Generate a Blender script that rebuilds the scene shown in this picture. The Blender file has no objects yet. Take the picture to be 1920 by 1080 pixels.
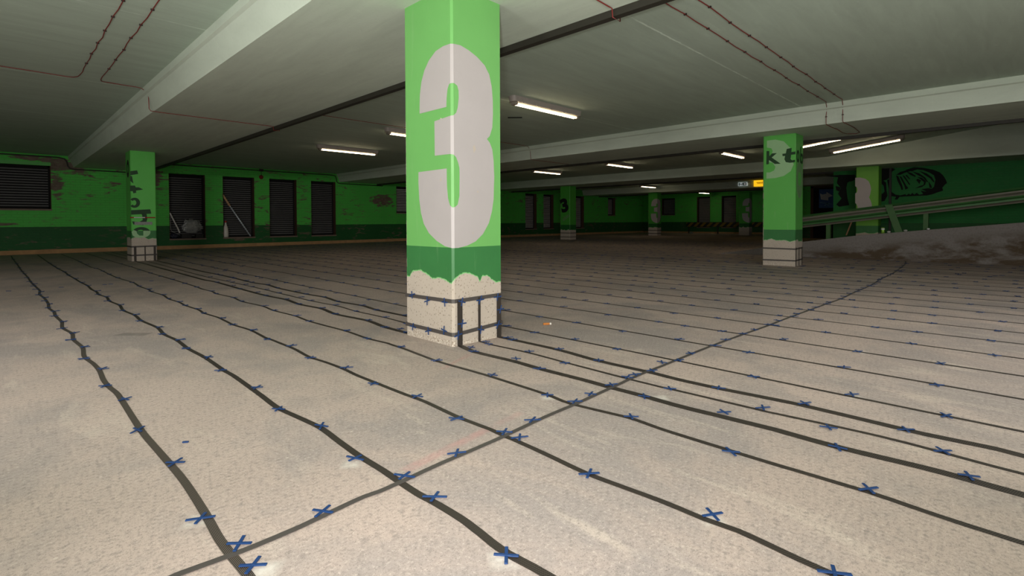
import json
DATA=json.loads('''{"S":{"S1":[[0.295,17.089],[0.318,14.541],[0.329,12.464],[0.354,11.015],[0.357,9.988],[0.387,8.725],[0.364,8.27],[0.382,7.834],[0.384,7.219],[0.368,6.853],[0.386,6.528],[0.378,6.238],[0.392,5.82],[0.374,5.48],[0.405,5.149],[0.39,4.871],[0.407,4.513],[0.387,4.202],[0.405,3.944],[0.41,3.74],[0.4,3.502],[0.403,3.323],[0.415,3.149],[0.407,2.53],[0.416,2.201],[0.423,1.932],[0.417,1.668],[0.409,1.515],[0.41,1.404],[0.414,1.303]],"S2":[[0.798,17.558],[0.803,15.299],[0.807,14.238],[0.82,12.556],[0.843,11.724],[0.833,10.928],[0.847,10.204],[0.852,9.569],[0.871,8.944],[0.857,8.403],[0.869,8.029],[0.853,7.713],[0.886,7.368],[0.863,6.995],[0.89,6.556],[0.864,6.148],[0.89,5.743],[0.881,5.387],[0.911,4.929],[0.892,4.597],[0.91,4.283],[0.902,3.958],[0.915,3.605],[0.91,3.219],[0.915,3.068],[0.904,2.624],[0.896,2.39],[0.915,2.198],[0.93,2.028],[0.921,1.843],[0.915,1.678],[0.917,1.523],[0.914,1.414],[0.913,1.32],[0.92,1.218],[0.921,1.095],[0.909,0.978],[0.906,0.913],[0.916,0.782]],"S3":[[1.272,17.781],[1.304,15.627],[1.293,14.205],[1.288,12.564],[1.333,11.989],[1.316,10.614],[1.322,9.82],[1.37,8.89],[1.345,8.267],[1.362,7.822],[1.342,7.556],[1.372,7.076],[1.348,6.698],[1.368,6.323],[1.358,6.033],[1.379,5.634],[1.362,5.39],[1.388,5.051],[1.376,4.603],[1.401,4.276],[1.384,3.922],[1.391,3.813],[1.394,3.617],[1.395,3.415],[1.377,3.152],[1.393,2.97],[1.401,2.761],[1.394,2.569],[1.403,2.123],[1.411,1.98],[1.401,1.777],[1.399,1.67],[1.406,1.51],[1.401,1.423],[1.403,1.387],[1.396,1.209],[1.384,1.026],[1.392,0.887],[1.403,0.747],[1.403,0.617],[1.413,0.528],[1.407,0.451],[1.399,0.369],[1.396,0.296]],"S4":[[1.783,18.021],[1.8,14.76],[1.837,12.168],[1.836,10.363],[1.853,8.976],[1.86,7.71],[1.844,7.339],[1.866,7.044],[1.842,6.732],[1.879,6.292],[1.851,5.891],[1.891,5.409],[1.87,5.058],[1.895,4.63],[1.878,4.29],[1.893,3.929],[1.905,3.675],[1.892,3.351],[1.914,3.117],[1.91,3.053],[1.906,2.88],[1.876,2.491],[1.888,2.161],[1.891,2.01],[1.884,1.623],[1.865,1.46],[1.905,1.172],[1.892,1.008],[1.89,0.738],[1.89,0.607],[1.898,0.306],[1.884,0.152],[1.879,-0.027]],"S5a":[[2.162,8.596],[2.2,8.086],[2.187,7.016],[2.19,6.187],[2.23,5.678],[2.198,5.254],[2.235,4.824],[2.192,4.436],[2.235,3.955],[2.197,3.608],[2.216,3.291]],"S5b":[[2.21,2.693],[2.18,2.493],[2.196,2.135],[2.187,1.944],[2.194,1.627],[2.19,1.449],[2.192,1.29],[2.185,1.085],[2.195,0.901],[2.207,0.683],[2.205,0.709],[2.198,0.47],[2.219,0.18],[2.21,-0.03]],"S6a":[[2.307,9.167],[2.342,7.931],[2.37,7.126],[2.378,6.253],[2.38,5.403],[2.418,4.868],[2.397,4.446],[2.414,3.964],[2.404,3.57]],"S6b":[[2.397,2.692],[2.386,2.562],[2.405,2.218],[2.391,1.911],[2.375,1.495],[2.373,1.274],[2.378,1.229],[2.389,0.802],[2.389,0.768],[2.422,0.349],[2.393,-0.031]],"S7a":[[2.517,9.997],[2.544,9.283],[2.551,8.479],[2.535,7.664],[2.582,7.171],[2.549,6.737],[2.566,5.942],[2.602,5.53],[2.562,5.132],[2.603,4.691],[2.57,4.359],[2.585,3.837]],"S7b":[[2.608,2.713],[2.592,2.558],[2.596,2.131],[2.559,1.798],[2.562,1.466],[2.558,1.373],[2.55,1.267],[2.556,1.05],[2.584,0.735],[2.581,0.565],[2.574,0.383],[2.569,0.253],[2.586,0.04],[2.575,-0.033]]},"K":{"S1":[[0.433,1.327],[0.399,1.646],[0.434,2.097],[0.396,2.539],[0.426,3.029],[0.39,3.351],[0.43,3.757],[0.378,4.121],[0.422,4.513],[0.374,4.858],[0.42,5.147],[0.367,5.436],[0.406,5.804],[0.368,6.22],[0.4,6.545],[0.362,6.859],[0.393,7.172],[0.365,7.5],[0.393,7.836],[0.354,8.2],[0.393,8.541],[0.354,8.889],[0.354,9.378],[0.384,9.731],[0.341,10.123],[0.338,10.893],[0.343,11.776],[0.326,12.362],[0.319,13.43],[0.313,14.79],[0.301,16.761]],"S2":[[0.894,0.906],[0.935,1.259],[0.891,1.67],[0.938,2.037],[0.888,2.362],[0.93,2.753],[0.894,3.224],[0.931,3.597],[0.89,3.955],[0.93,4.279],[0.879,4.597],[0.928,4.919],[0.863,5.363],[0.907,5.754],[0.849,6.111],[0.907,6.562],[0.845,6.987],[0.896,7.402],[0.848,7.719],[0.893,8.127],[0.879,8.894],[0.868,9.434],[0.861,10.188],[0.833,10.928],[0.843,11.724],[0.827,12.666],[0.817,13.389],[0.806,14.389]],"S3":[[1.397,0.298],[1.434,0.609],[1.381,1.004],[1.427,1.369],[1.377,1.695],[1.424,2.052],[1.375,2.376],[1.422,2.755],[1.368,3.116],[1.415,3.518],[1.369,3.836],[1.417,4.248],[1.369,4.597],[1.37,4.599],[1.407,4.977],[1.411,4.986],[1.358,5.374],[1.394,5.695],[1.355,6.024],[1.38,6.349],[1.354,6.693],[1.386,7.11],[1.342,7.556],[1.373,7.847],[1.344,8.308],[1.356,8.904],[1.322,9.82],[1.316,10.614],[1.319,11.374],[1.311,12.131],[1.315,13.429],[1.295,14.47]],"C1":[[0.438,1.443],[0.659,1.43],[0.943,1.436],[1.17,1.441],[1.423,1.449],[1.592,1.451],[1.895,1.458],[2.03,1.466],[2.22,1.473],[2.388,1.482],[2.457,1.479],[2.59,1.448],[2.783,1.49],[2.894,1.438],[3.097,1.461],[3.406,1.43],[3.626,1.451],[3.907,1.434],[4.11,1.423],[4.392,1.412],[4.621,1.411],[4.918,1.372],[5.069,1.394],[5.387,1.358],[5.577,1.367],[5.881,1.339],[6.013,1.356],[6.354,1.316],[6.571,1.338],[6.88,1.347],[7.139,1.313],[7.355,1.337],[7.565,1.329],[7.899,1.328],[8.094,1.301],[8.429,1.31],[8.698,1.347],[9.111,1.363],[9.547,1.354],[9.842,1.358],[10.461,1.39],[11.285,1.428],[12.371,1.497]],"S4":[[1.913,0.318],[1.874,0.729],[1.915,1.17],[1.872,1.608],[1.911,2.037],[1.877,2.498],[1.919,2.944],[1.883,3.335],[1.915,3.694],[1.877,4.277],[1.909,4.615],[1.877,5.051],[1.907,5.393],[1.851,5.891],[1.881,6.241],[1.837,6.737],[1.871,7.039],[1.847,7.624],[1.841,8.198],[1.851,8.926],[1.822,9.553],[1.826,10.309],[1.8,11.097],[1.826,12.094],[1.824,13.103],[1.797,14.643]],"S5a":[[2.201,3.306],[2.236,3.444],[2.185,3.589],[2.25,3.954],[2.188,4.44],[2.257,4.847],[2.194,5.258],[2.248,5.694],[2.189,6.149],[2.228,6.511],[2.182,7.022],[2.237,7.439],[2.199,8.029]],"S5b":[[2.24,0.098],[2.185,0.459],[2.242,0.903],[2.18,1.261],[2.18,1.932],[2.239,2.176],[2.175,2.498],[2.233,2.588],[2.201,2.675]],"S6a":[[2.392,3.584],[2.427,3.966],[2.391,4.435],[2.433,4.922],[2.384,5.399],[2.417,5.716],[2.378,6.253],[2.398,6.697],[2.37,7.126],[2.392,7.448],[2.355,7.878],[2.384,8.146],[2.343,8.89]],"S6b":[[2.417,0.178],[2.371,0.531],[2.417,0.799],[2.371,1.227],[2.37,1.9],[2.425,2.236],[2.377,2.572],[2.411,2.637]],"S7a":[[2.604,3.919],[2.563,4.357],[2.61,4.703],[2.554,5.117],[2.598,5.535],[2.558,5.924],[2.59,6.236],[2.544,6.742],[2.592,7.196],[2.541,7.658],[2.568,7.946],[2.537,8.406],[2.549,8.55],[2.534,9.042],[2.544,9.283]],"S7b":[[2.561,0.303],[2.609,0.681],[2.551,1.055],[2.558,1.787],[2.608,2.135],[2.583,2.543],[2.61,2.618],[2.582,2.665]],"S8":[[2.863,0.201],[2.901,0.553],[2.865,0.996],[2.865,1.859],[2.904,2.23],[2.865,2.587],[2.896,2.911],[2.893,4.534],[2.838,4.982],[2.882,5.381],[2.84,5.729],[2.88,5.998],[2.839,6.424],[2.872,6.77],[2.844,7.234],[2.874,7.696],[2.826,8.135],[2.854,8.379],[2.845,8.902],[2.843,9.165],[2.813,9.817]],"S9":[[3.365,0.275],[3.412,0.689],[3.375,1.205],[3.413,1.692],[3.356,2.124],[3.388,2.587],[3.364,2.981],[3.418,3.435],[3.361,5.364],[3.392,5.748],[3.361,6.242],[3.381,6.652],[3.353,7.032],[3.416,7.492],[3.354,8.218],[3.323,8.968],[3.308,9.331],[3.292,10.481]],"S10":[[3.889,0.301],[3.878,0.71],[3.922,1.158],[3.883,1.58],[3.873,1.874],[3.888,2.105],[3.88,2.108],[3.858,2.597],[3.939,3.167],[3.909,3.741],[3.934,5.887],[3.897,6.302],[3.924,6.616],[3.896,7.013],[3.917,7.359]],"S11":[[4.35,0.08],[4.377,0.492],[4.382,1.003],[4.391,1.356],[4.383,1.824],[4.334,2.202],[4.367,2.6],[4.378,2.96],[4.421,3.26],[4.415,3.546],[4.421,3.885],[4.397,4.203]],"S12":[[4.859,0.108],[4.863,0.512],[4.848,0.773],[4.901,1.178],[4.872,1.476],[4.889,1.879],[4.87,2.283],[4.911,2.648],[4.912,2.67],[4.906,3.02],[4.927,3.295],[4.911,3.65],[4.908,3.911],[4.888,4.539],[4.877,4.822]],"S13":[[5.32,0.081],[5.355,0.471],[5.336,0.738],[5.384,1.09],[5.362,1.449],[5.381,1.845],[5.369,2.238],[5.425,2.631],[5.397,3.012]],"S14":[[5.827,0.062],[5.804,0.509],[5.841,0.79],[5.822,1.09],[5.849,1.484],[5.841,1.865],[5.882,2.278],[5.882,2.614],[5.927,3.026],[5.907,3.318]],"S15":[[6.28,0.212],[6.319,0.544],[6.315,0.877],[6.353,1.216],[6.322,1.507],[6.391,1.849],[6.335,2.19],[6.387,2.516],[6.362,2.827],[6.368,3.138],[6.329,3.488]],"S16":[[6.778,-0.001],[6.806,0.308],[6.794,0.57],[6.858,0.902],[7.342,1.17],[6.903,1.693],[6.846,2.021],[6.881,2.46],[6.848,2.778],[6.849,3.197],[6.836,3.594],[6.851,3.849]]},"L":[[0.504,2.271],[0.111,8.95],[0.606,8.944],[1.118,8.892],[1.047,8.882],[1.591,8.935]],"C1":[[0.259,1.423],[0.296,1.426],[0.406,1.412],[0.467,1.407],[0.586,1.406],[0.705,1.415],[0.784,1.419],[0.838,1.412],[0.919,1.414],[1.083,1.422],[1.238,1.422],[1.399,1.425],[1.662,1.438],[1.871,1.439],[2.204,1.45],[2.395,1.458],[2.553,1.46],[2.711,1.455],[3.364,1.45],[3.886,1.427],[4.374,1.403],[4.89,1.388],[5.357,1.367],[5.833,1.346],[6.37,1.32],[7.127,1.325],[7.941,1.314],[8.993,1.357],[9.842,1.358],[11.042,1.412],[12.231,1.48],[13.015,1.574]],"NUM":[[0.0097,2.0395],[0.0751,2.0441],[0.1497,2.0276],[0.2265,1.9989],[0.2977,1.9556],[0.3412,1.8992],[0.3654,1.8138],[0.3747,1.7191],[0.3757,1.6227],[0.3684,1.5251],[0.3432,1.4618],[0.3152,1.437],[0.3429,1.4136],[0.3674,1.3679],[0.3802,1.2842],[0.3846,1.1874],[0.3859,1.1781],[0.3821,1.1049],[0.3781,1.0075],[0.3609,0.9222],[0.3306,0.8374],[0.2731,0.7601],[0.2014,0.7086],[0.1242,0.682],[0.0494,0.6699],[-0.0055,0.6694],[-0.0838,0.6805],[-0.1779,0.7163],[-0.2654,0.7678],[-0.325,0.8333],[-0.3589,0.912],[-0.3783,1.0095],[-0.3871,1.1314],[-0.386,1.2075],[-0.0596,1.2097],[-0.0585,1.1447],[-0.0574,1.0902],[-0.0472,1.0101],[-0.026,0.9583],[0.0009,0.943],[0.0224,0.9479],[0.0444,0.9642],[0.0596,1.0216],[0.0619,1.1358],[0.0623,1.1674],[0.0612,1.213],[0.0512,1.2464],[0.0325,1.2845],[0.0109,1.2995],[-0.0223,1.304],[-0.1902,1.3083],[-0.1913,1.5475],[-0.0197,1.5596],[0.013,1.563],[0.0349,1.582],[0.0497,1.6204],[0.0591,1.6898],[0.058,1.7349],[0.0465,1.7667],[0.0219,1.7779],[0.0005,1.7782],[-0.0265,1.7743],[-0.0449,1.744],[-0.0546,1.6892],[-0.0589,1.6254],[-0.3661,1.6262],[-0.3652,1.6946],[-0.3602,1.7659],[-0.3427,1.8466],[-0.3052,1.9224],[-0.2506,1.9814],[-0.1724,2.0275],[-0.0876,2.0416]],"EDGE":[[-0.5096,0.4394],[-0.4765,0.4792],[-0.3808,0.4954],[-0.3091,0.4783],[-0.2296,0.4458],[-0.1425,0.4572],[-0.0678,0.4433],[-0.0169,0.4245],[0.0039,0.4483],[0.048,0.4789],[0.1077,0.495],[0.1841,0.474],[0.2231,0.4531],[0.2419,0.4194],[0.263,0.4558],[0.3198,0.4573],[0.3526,0.4303],[0.3944,0.4023],[0.4628,0.4024]],"KC":[[-0.4689,0.3098],[-0.281,0.2854],[-0.0803,0.2976],[0.0694,0.301],[0.2366,0.295],[0.4062,0.2984],[0.4355,0.2037],[0.0706,0.1516],[0.2414,0.0839],[0.409,0.0953],[-0.4601,0.0755],[-0.2709,0.072],[-0.0897,0.1034],[0.0348,0.0776]],"D":{"kt3":[[3.344,2.348],[3.194,2.351],[3.051,2.302],[2.945,2.176],[2.924,2.086],[2.937,1.999],[2.881,1.868],[2.931,1.746],[3.047,1.665],[3.189,1.636],[3.347,1.633],[3.348,1.75],[3.287,1.746],[3.214,1.779],[3.191,1.842],[3.239,1.923],[3.312,1.942],[3.346,1.937],[3.347,2.036],[3.313,2.046],[3.264,2.067],[3.24,2.143],[3.265,2.197],[3.343,2.218]],"k":[[3.348,2.153],[3.299,2.148],[3.298,2.05],[3.252,2.1],[3.168,2.097],[3.257,2.023],[3.1,1.894],[3.203,1.899],[3.303,1.98],[3.307,1.903],[3.351,1.901]],"t":[[3.073,2.075],[3.014,2.077],[2.999,2.157],[2.915,2.168],[2.922,2.093],[2.853,2.097],[2.853,2.046],[2.926,2.043],[2.933,1.968],[2.909,1.941],[2.859,1.947],[2.859,1.904],[2.944,1.899],[3.013,1.917],[3.037,1.97],[3.026,2.032],[3.068,2.031]],"ramp3":[[3.444,2.119],[3.327,2.12],[3.193,2.076],[3.104,1.992],[3.059,1.866],[3.044,1.76],[3.064,1.603],[3.093,1.516],[3.055,1.427],[3.025,1.321],[3.017,1.198],[3.038,1.022],[3.124,0.882],[3.272,0.812],[3.434,0.795],[3.436,1.027],[3.386,1.098],[3.377,1.241],[3.403,1.313],[3.438,1.359],[3.44,1.645],[3.398,1.679],[3.384,1.749],[3.4,1.83],[3.442,1.859]],"lk1":[[2.108,1.979],[2.231,2.004],[2.25,1.927],[2.106,1.887]],"lk2":[[2.106,1.877],[2.138,1.869],[2.159,1.71],[2.104,1.765]],"lt":[[2.099,1.663],[2.186,1.667],[2.202,1.629],[2.256,1.631],[2.336,1.588],[2.265,1.568],[2.204,1.558],[2.208,1.509],[2.154,1.495],[2.145,1.543],[2.097,1.537]],"lb1":[[2.109,1.124],[2.458,1.15],[2.477,1.051],[2.107,1.026]],"lb2":[[2.297,1.047],[2.389,1.043],[2.401,0.934],[2.375,0.835],[2.324,0.79],[2.143,0.812],[2.125,0.88],[2.254,0.865],[2.315,0.909],[2.312,0.983]],"lo":[[2.1,1.358],[2.126,1.384],[2.159,1.398],[2.193,1.399],[2.226,1.387],[2.252,1.362],[2.269,1.329],[2.275,1.29],[2.268,1.252],[2.25,1.217],[2.223,1.192],[2.19,1.178],[2.156,1.177],[2.123,1.19],[2.097,1.214],[2.139,1.25],[2.149,1.237],[2.161,1.23],[2.174,1.23],[2.187,1.238],[2.197,1.251],[2.204,1.269],[2.206,1.289],[2.204,1.309],[2.198,1.326],[2.188,1.339],[2.176,1.346],[2.163,1.345],[2.15,1.338],[2.14,1.325]],"le1":[[2.129,0.661],[2.146,0.692],[2.172,0.718],[2.206,0.738],[2.246,0.75],[2.289,0.754],[2.332,0.749],[2.372,0.736],[2.406,0.715],[2.433,0.688],[2.445,0.672],[2.322,0.674],[2.313,0.724],[2.322,0.684],[2.303,0.69],[2.282,0.692],[2.261,0.691],[2.241,0.685],[2.225,0.676],[2.212,0.664],[2.203,0.65]],"le2":[[2.111,0.653],[2.151,0.689],[2.201,0.664],[2.21,0.61],[2.25,0.565],[2.322,0.563],[2.324,0.669],[2.451,0.667],[2.455,0.635],[2.448,0.603],[2.431,0.573],[2.404,0.548],[2.369,0.529],[2.328,0.518],[2.285,0.515],[2.189,0.522],[2.13,0.568]]},"MURAL":[[[2.369,2.351],[2.158,2.416],[1.927,2.377],[1.723,2.31],[1.566,2.22],[1.488,2.115],[1.432,1.997],[1.404,1.903],[1.453,1.856],[1.507,1.773],[1.489,1.686],[1.594,1.647],[1.716,1.595],[1.862,1.557],[2.057,1.557],[2.267,1.55],[2.506,1.544],[2.554,1.463],[2.627,1.465],[2.591,1.547],[2.725,1.575],[2.751,1.697],[2.79,1.896],[2.816,2.08],[2.742,2.075],[2.728,1.832],[2.714,1.711],[2.603,1.615],[2.482,1.588],[2.363,1.621],[2.339,1.583],[2.28,1.632],[2.244,1.594],[2.198,1.651],[2.151,1.598],[2.093,1.647],[2.034,1.593],[1.942,1.604],[2.001,1.709],[1.863,1.674],[1.99,1.752],[1.83,1.774],[1.74,1.755],[1.695,1.811],[1.664,2.011],[1.699,2.143],[1.812,2.237],[1.949,2.313],[2.088,2.345],[2.215,2.295]],[[2.597,2.217],[2.489,2.3],[2.275,2.359],[2.204,2.316],[2.392,2.263],[2.488,2.21]],[[2.596,2.202],[2.536,2.168],[2.437,1.878],[2.418,1.757],[2.46,1.752],[2.485,1.85],[2.559,2.034]],[[2.511,2.166],[2.463,2.148],[2.341,1.873],[2.293,1.796],[2.364,1.755],[2.389,1.875]],[[2.44,2.192],[2.392,2.174],[2.247,1.905],[2.271,1.891]],[[2.332,2.199],[2.248,2.061],[2.272,2.062],[2.368,2.187]],[[2.345,2.297],[2.227,2.251],[2.121,2.156],[2.132,2.12],[2.25,2.194]],[[2.204,2.294],[2.04,2.224],[1.901,2.098],[1.832,1.963],[1.854,1.95],[1.947,2.086],[2.086,2.183]],[[2.041,2.297],[1.868,2.212],[1.743,2.088],[1.686,1.954],[1.708,1.941],[1.788,2.062],[1.913,2.172]],[[2.086,2.124],[1.97,2.088],[1.877,1.98],[1.899,1.879],[1.967,1.817],[2.129,1.781],[2.037,1.842],[1.939,1.874],[1.923,1.953],[1.992,2.03]],[[2.085,2.065],[2.039,2.048],[1.986,2.001],[2.015,1.973],[2.031,1.901],[2.061,1.961],[2.108,2.023]],[[1.821,1.977],[1.752,1.842],[1.74,1.769],[1.796,1.787]],[[3.019,2.475],[2.721,2.452],[2.61,2.383],[2.756,2.273],[2.718,2.18],[2.829,2.08],[3.003,2.03]],[[3.003,2.03],[2.903,2.054],[2.84,1.99],[2.826,1.746],[2.8,1.593],[2.873,1.428],[3.011,1.401],[3.007,1.723],[2.937,1.644],[2.875,1.718],[2.902,1.902]]],"MURAL2":[[[4.493,2.304],[4.055,2.314],[3.648,2.287],[3.639,2.173],[3.856,2.053],[3.887,1.883],[3.852,1.537],[3.801,1.326],[4.08,1.275],[4.164,1.354],[4.016,1.543],[4.116,1.701],[4.035,1.89],[4.152,2.05],[4.12,2.241]],[[3.759,2.142],[3.639,2.173],[3.639,2.135],[3.791,2.068]],[[4.185,1.955],[4.035,1.909],[4.084,1.777],[4.167,1.819]]]}''')
import bpy, bmesh, math, random, json
from mathutils import Vector, Matrix
SC = bpy.context.scene
COL = SC.collection
rnd = random.Random(7)
PI = math.pi

# ------------------------------------------------------------------ helpers
class MB:
    """collects shapes and links them as ONE mesh object"""
    def __init__(s): s.v=[]; s.f=[]; s.m=[]; s.uv=[]
    def add(s, vs, fs, mi=0, uvs=None):
        b=len(s.v); s.v+= [tuple(v) for v in vs]
        for i,f in enumerate(fs):
            s.f.append([b+k for k in f]); s.m.append(mi)
            s.uv.append(uvs[i] if uvs else [(0,0)]*len(f))
        return s
    def box(s,x0,x1,y0,y1,z0,z1,mi=0):
        vs=[(x0,y0,z0),(x1,y0,z0),(x1,y1,z0),(x0,y1,z0),(x0,y0,z1),(x1,y0,z1),(x1,y1,z1),(x0,y1,z1)]
        return s.add(vs,[(0,3,2,1),(4,5,6,7),(0,1,5,4),(1,2,6,5),(2,3,7,6),(3,0,4,7)],mi)
    def obox(s,c,ax,ay,az,mi=0):
        c=Vector(c);ax=Vector(ax);ay=Vector(ay);az=Vector(az)
        vs=[c+ax*i+ay*j+az*k for k in(-1,1) for (i,j) in((-1,-1),(1,-1),(1,1),(-1,1))]
        return s.add(vs,[(0,3,2,1),(4,5,6,7),(0,1,5,4),(1,2,6,5),(2,3,7,6),(3,0,4,7)],mi)
    def prism(s,poly,fn0,fn1,mi=0):
        n=len(poly); vs=[fn0(p) for p in poly]+[fn1(p) for p in poly]
        fs=[tuple(range(n-1,-1,-1)),tuple(range(n,2*n))]+[(i,(i+1)%n,n+(i+1)%n,n+i) for i in range(n)]
        return s.add(vs,fs,mi)
    def tube(s,pts,r,n=8,mi=0,closed_ends=True):
        pts=[Vector(p) for p in pts]; rings=[]; ref=None
        for i,p in enumerate(pts):
            d=(pts[min(i+1,len(pts)-1)]-pts[max(i-1,0)]).normalized()
            if ref is None: ref=Vector((0,0,1)) if abs(d.z)<.9 else Vector((1,0,0))
            a=d.cross(ref).normalized(); b=a.cross(d).normalized(); ref=b
            rr=r[i] if isinstance(r,(list,tuple)) else r
            rings.append([p+(a*math.cos(2*PI*k/n)+b*math.sin(2*PI*k/n))*rr for k in range(n)])
        vs=[v for R in rings for v in R]; fs=[]
        for i in range(len(pts)-1):
            for k in range(n): fs.append((i*n+k,i*n+(k+1)%n,(i+1)*n+(k+1)%n,(i+1)*n+k))
        if closed_ends: fs.append(tuple(range(n-1,-1,-1))); fs.append(tuple((len(pts)-1)*n+k for k in range(n)))
        return s.add(vs,fs,mi)
    def lathe(s,prof,c=(0,0,0),n=16,mi=0,M=None):
        vs=[]
        for (r,z) in prof:
            for k in range(n):
                v=Vector((r*math.cos(2*PI*k/n),r*math.sin(2*PI*k/n),z))
                vs.append((M@v if M else v)+Vector(c))
        fs=[(i*n+k,i*n+(k+1)%n,(i+1)*n+(k+1)%n,(i+1)*n+k) for i in range(len(prof)-1) for k in range(n)]
        fs.append(tuple(range(n-1,-1,-1))); fs.append(tuple((len(prof)-1)*n+k for k in range(n)))
        return s.add(vs,fs,mi)
    def build(s,name,mats,parent=None,origin=None,smooth=False,bevel=0,tri=False):
        me=bpy.data.meshes.new(name)
        o0=Vector(origin) if origin else Vector((0,0,0))
        me.from_pydata([tuple(Vector(v)-o0) for v in s.v],[],s.f)
        if not isinstance(mats,(list,tuple)): mats=[mats]
        for m in mats: me.materials.append(m)
        uvl=me.uv_layers.new(name='UVMap')
        for p,mi,uv in zip(me.polygons,s.m,s.uv):
            p.material_index=mi
            for li,q in zip(p.loop_indices,uv): uvl.data[li].uv=q
        if tri or smooth or True:
            bm=bmesh.new(); bm.from_mesh(me)
            if tri: bmesh.ops.triangulate(bm,faces=bm.faces[:],ngon_method='EAR_CLIP')
            if not tri: bmesh.ops.recalc_face_normals(bm,faces=bm.faces[:])
            bm.to_mesh(me); bm.free()
        if smooth: me.polygons.foreach_set('use_smooth',[True]*len(me.polygons))
        o=bpy.data.objects.new(name,me); COL.objects.link(o)
        if parent is not None:
            o.parent=parent
            o.location=o0-parent.location if origin else -parent.location
            if not origin:
                # geometry given in world space under a parent with a plain translation
                pass
        elif origin: o.location=o0
        if bevel:
            b=o.modifiers.new('bevel','BEVEL'); b.width=bevel; b.segments=2; b.limit_method='ANGLE'
        return o

def tag(o,label=None,cat=None,group=None,kind=None):
    if label: o['label']=label
    if cat: o['category']=cat
    if group: o['group']=group
    if kind: o['kind']=kind
    return o
def thing(name,label,cat,loc=(0,0,0),group=None,kind='thing'):
    o=bpy.data.objects.new(name,None); COL.objects.link(o); o.location=loc; o.empty_display_size=.1
    return tag(o,label,cat,group,kind)
def copy_tree(src,delta,label,group=None):
    c=src.copy(); COL.objects.link(c); c.location=src.location+Vector(delta); c['label']=label
    if group: c['group']=group
    for ch in list(src.children):
        d=ch.copy(); COL.objects.link(d); d.parent=c
        for g in list(ch.children):
            e=g.copy(); COL.objects.link(e); e.parent=d
    return c
ORD=['first','second','third','fourth','fifth','sixth','seventh','eighth','ninth','tenth','eleventh','twelfth','thirteenth','fourteenth','fifteenth','sixteenth','seventeenth','eighteenth','nineteenth','twentieth']
TENS={20:'twenty',30:'thirty',40:'forty',50:'fifty',60:'sixty'}
def ordw(i):  # 0-based
    n=i+1
    if n<=20: return ORD[n-1]
    t,u=divmod(n,10)
    return TENS[t*10][:-1]+'ieth' if u==0 else TENS[t*10]+'-'+ORD[u-1]

# ------------------------------------------------------------------ materials
class NT:
    def __init__(s,name):
        s.m=bpy.data.materials.new(name); s.m.use_nodes=True; s.t=s.m.node_tree
        s.b=s.t.nodes['Principled BSDF']
    def n(s,typ,**kw):
        nd=s.t.nodes.new(typ)
        for k,v in kw.items():
            if k.startswith('i_'): 
                key=k[2:]; key=int(key) if key.isdigit() else key
                nd.inputs[key].default_value=v
            else: setattr(nd,k,v)
        return nd
    def l(s,a,b): s.t.links.new(a,b)
    def math(s,op,a,b=None,c=None,clamp=False):
        nd=s.t.nodes.new('ShaderNodeMath'); nd.operation=op; nd.use_clamp=clamp
        for i,x in enumerate((a,b,c)):
            if x is None: continue
            if isinstance(x,(int,float)): nd.inputs[i].default_value=x
            else: s.l(x,nd.inputs[i])
        return nd.outputs[0]
    def mix(s,f,a,b,mode='MIX'):
        nd=s.t.nodes.new('ShaderNodeMix'); nd.data_type='RGBA'; nd.blend_type=mode
        for i,x in ((0,f),(6,a),(7,b)):
            if isinstance(x,(int,float)): nd.inputs[i].default_value=x
            elif isinstance(x,(tuple,list)): nd.inputs[i].default_value=(*x,1) if len(x)==3 else x
            else: s.l(x,nd.inputs[i])
        return nd.outputs[2]
    def ramp(s,f,stops,interp='LINEAR'):
        nd=s.t.nodes.new('ShaderNodeValToRGB'); cr=nd.color_ramp; cr.interpolation=interp
        while len(cr.elements)>1: cr.elements.remove(cr.elements[-1])
        for i,(p,c) in enumerate(stops):
            e=cr.elements[0] if i==0 else cr.elements.new(p)
            e.position=p; e.color=(c,c,c,1) if isinstance(c,(int,float)) else (*c,1)
        s.l(f,nd.inputs[0]); return nd.outputs[0]
    def coord(s,which='Object'): return s.n('ShaderNodeTexCoord').outputs[which]
    def sep(s,v):
        nd=s.n('ShaderNodeSeparateXYZ'); s.l(v,nd.inputs[0]); return nd.outputs
    def scale(s,v,sc,loc=(0,0,0)):
        nd=s.n('ShaderNodeMapping'); nd.inputs['Scale'].default_value=sc; nd.inputs['Location'].default_value=loc; s.l(v,nd.inputs[0]); return nd.outputs[0]
    def noise(s,v,sc,detail=4,rough=.55,dist=0):
        nd=s.n('ShaderNodeTexNoise'); nd.inputs['Scale'].default_value=sc; nd.inputs['Detail'].default_value=detail; nd.inputs['Roughness'].default_value=rough; nd.inputs['Distortion'].default_value=dist
        s.l(v,nd.inputs['Vector']); return nd.outputs[0]
    def voro(s,v,sc,feature='F1'):
        nd=s.n('ShaderNodeTexVoronoi',feature=feature); nd.inputs['Scale'].default_value=sc; s.l(v,nd.inputs['Vector']); return nd
    def bump(s,h,strength=.3,dist=.01):
        nd=s.n('ShaderNodeBump'); nd.inputs['Strength'].default_value=strength; nd.inputs['Distance'].default_value=dist
        s.l(h,nd.inputs['Height']); s.l(nd.outputs[0],s.b.inputs['Normal'])
    def col(s,c):
        if isinstance(c,(tuple,list)): s.b.inputs['Base Color'].default_value=(*c,1)
        else: s.l(c,s.b.inputs['Base Color'])
    def rough(s,r):
        if isinstance(r,(int,float)): s.b.inputs['Roughness'].default_value=r
        else: s.l(r,s.b.inputs['Roughness'])
def plain(name,c,rough=.6,metal=0,var=.12,sc=12):
    t=NT(name); n=t.noise(t.coord(),sc)
    t.col(t.mix(n,tuple(x*(1-var) for x in c),tuple(min(1,x*(1+var)) for x in c))); t.rough(rough); t.b.inputs['Metallic'].default_value=metal
    return t.m
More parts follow.
